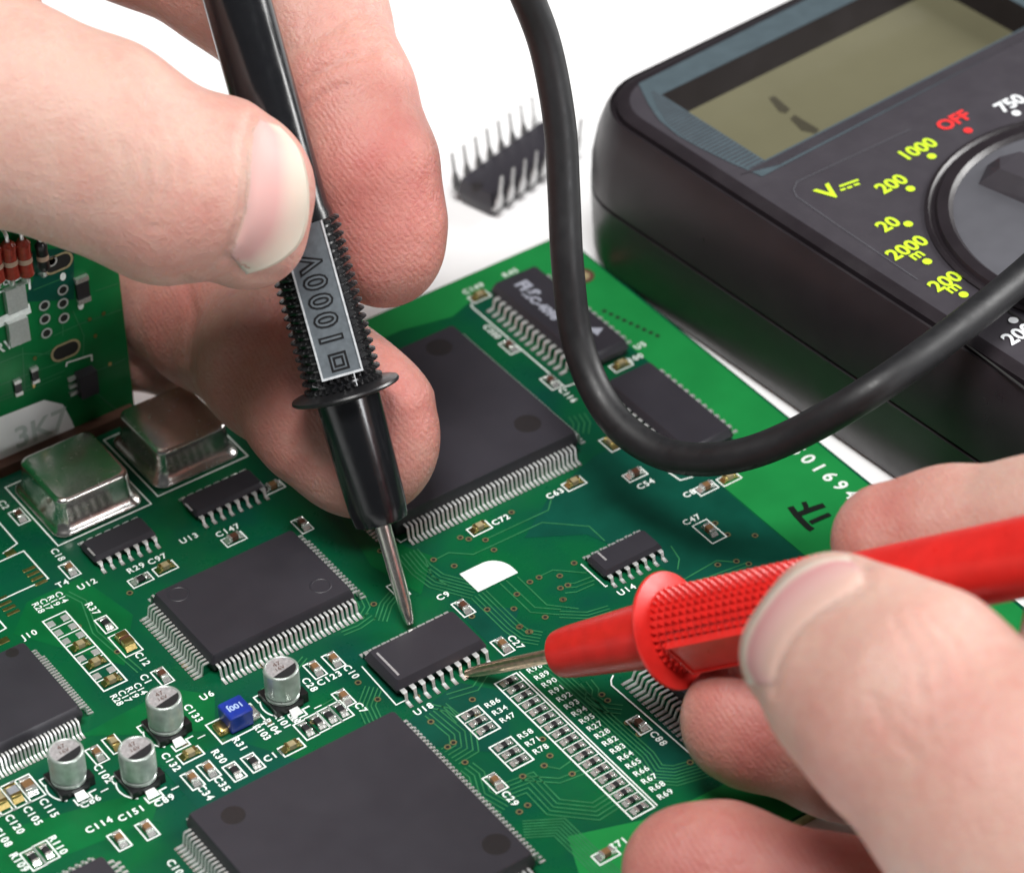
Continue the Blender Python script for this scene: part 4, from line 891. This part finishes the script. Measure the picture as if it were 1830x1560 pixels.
hand('hand gripping the black probe, thumb in front of the standing board', [
    ([(-220, 90, 352, 235), (0, 200, 351, 197), (165, 256, 352, 186), (300, 330, 354, 172), (395, 335, 356, 152), (432, 345, 357.5, 128)], 1.0),      # thumb
    ([(400, 360, 356, 135), (425, 395, 357.5, 114), (452, 418, 358, 92)], 1.0),
    ([(-120, -200, 380, 230), (90, -172, 386, 135), (250, -112, 388, 118), (440, -45, 387, 146), (545, 40, 384, 146), (610, 175, 379, 128), (655, 300, 377, 124), (682, 400, 378, 110), (686, 446, 378.5, 105)], .92),   # index finger
    ([(-200, 300, 412, 200), (60, 420, 414, 150), (255, 497, 410, 124), (385, 570, 402, 128), (500, 640, 390, 146), (585, 722, 383.5, 146), (636, 768, 382.5, 147), (652, 800, 382.5, 122)], .64),               # middle finger
    ([(40, 560, 416, 120), (190, 610, 413, 86), (292, 664, 409, 46)], .8),     # ring finger
    ([(-160, 60, 372, 240), (-240, -60, 380, 260), (-220, 300, 400, 220)], 1.0),
  ], (-95, -14, -432), (2, 82, -330), .62,
  [([(515, 172), (560, 132), (620, 104), (668, 92)], .55, 9, 500), ([(532, 205), (575, 168), (620, 150)], .35, 7, 500), ([(470, 100), (530, 85), (600, 50), (640, 20)], .3, 8, 500),
   ([(448, 206), (436, 250), (432, 330), (424, 400), (404, 462)], .42, 8, 375), ([(404, 462), (428, 484), (462, 496), (500, 492)], .30, 7, 375),
   ([(258, 285), (268, 335), (256, 390)], .30, 5, 370), ([(285, 280), (298, 330), (286, 380)], .28, 4.5, 370), ([(240, 395), (262, 410), (300, 404)], .2, 4, 370), ([(310, 250), (322, 290), (318, 330)], .18, 4, 370), ([(345, 240), (352, 280)], .14, 4, 370), ([(360, 350), (372, 390), (366, 430)], .12, 4, 370), ([(240, 310), (243, 350)], .15, 5, 370), ([(325, 300), (331, 340)], .14, 5, 370), ([(215, 250), (224, 300), (222, 350)], .16, 6, 370),
   ([(560, 610), (600, 640), (650, 640)], .3, 8, 500), ([(330, 500), (345, 560), (330, 640)], .4, 10, 500)],
  [(660, 330, 371, 20, .62), (700, 480, 374, 10, .42), (690, 740, 378, 12, .55), (470, 730, 380, 16, .50), (330, 430, 345, 10, .26), (420, 480, 350, 8, .20), (560, 60, 376, 10, .30), (300, 560, 396, 14, .45), (180, -100, 376, 18, .4)],
  ([(463, 214), (444, 252), (440, 330), (432, 395), (411, 455)], [(500, 226), (538, 282), (550, 362), (537, 428), (498, 467), (440, 490)], .22, .95))
hand('hand gripping the red probe, thumbnail pressed on its studded grip', [
    ([(1990, 1640, 305, 330), (1800, 1425, 306, 246), (1620, 1255, 311, 214), (1535, 1195, 315, 182), (1490, 1165, 318.5, 150)], .95),   # thumb
    ([(1432, 1168, 320.5, 112), (1492, 1112, 320.5, 116), (1560, 1120, 317, 112)], .95),
    ([(2120, 880, 330, 170), (1850, 938, 338, 117), (1700, 955, 343, 117), (1592, 968, 345, 108)], .95),           # index finger
    ([(2050, 1500, 338, 170), (1700, 1400, 347, 120), (1500, 1345, 350, 112), (1345, 1293, 351, 110), (1322, 1285, 351, 104)], .85),     # middle finger
    ([(2050, 1720, 325, 180), (1750, 1660, 330, 130), (1500, 1612, 333, 112), (1290, 1562, 336.5, 124), (1228, 1556, 337, 118)], .85),      # ring finger
    ([(2050, 1500, 318, 320), (2150, 1100, 325, 300), (2200, 1700, 318, 320)], 1.0),
  ], (6, -66, -366), (82, 8, -286), .62,
  [([(1548, 1012), (1552, 1040), (1520, 1068), (1470, 1094), (1420, 1138), (1390, 1190), (1380, 1232)], .40, 8, 340), ([(1322, 1210), (1345, 1250)], .25, 6, 340),
   ([(1600, 1110), (1640, 1175), (1650, 1250)], .24, 6, 340), ([(1630, 1100), (1672, 1160), (1690, 1240)], .22, 5, 340), ([(1660, 1100), (1706, 1150), (1728, 1210)], .18, 5, 340), ([(1600, 1270), (1640, 1300), (1700, 1300)], .16, 5, 340), ([(1730, 1280), (1790, 1300)], .14, 5, 340), ([(1560, 1240), (1585, 1300), (1640, 1350)], .2, 8, 340), ([(1690, 1120), (1730, 1180)], .14, 6, 340)],
  [(1330, 1290, 345, 10, .62), (1240, 1540, 330, 14, .66), (1450, 1600, 328, 16, .6), (1560, 900, 340, 10, .45), (1560, 1300, 306, 12, .22), (1760, 1290, 296, 12, .2), (1480, 1400, 322, 10, .4)],
  ([(1541, 1022), (1538, 1047), (1505, 1070), (1462, 1098), (1420, 1140), (1393, 1186), (1382, 1224)], [(1515, 994), (1460, 1004), (1418, 1024), (1380, 1060), (1348, 1108), (1328, 1162), (1338, 1222)], .18, 3.2))
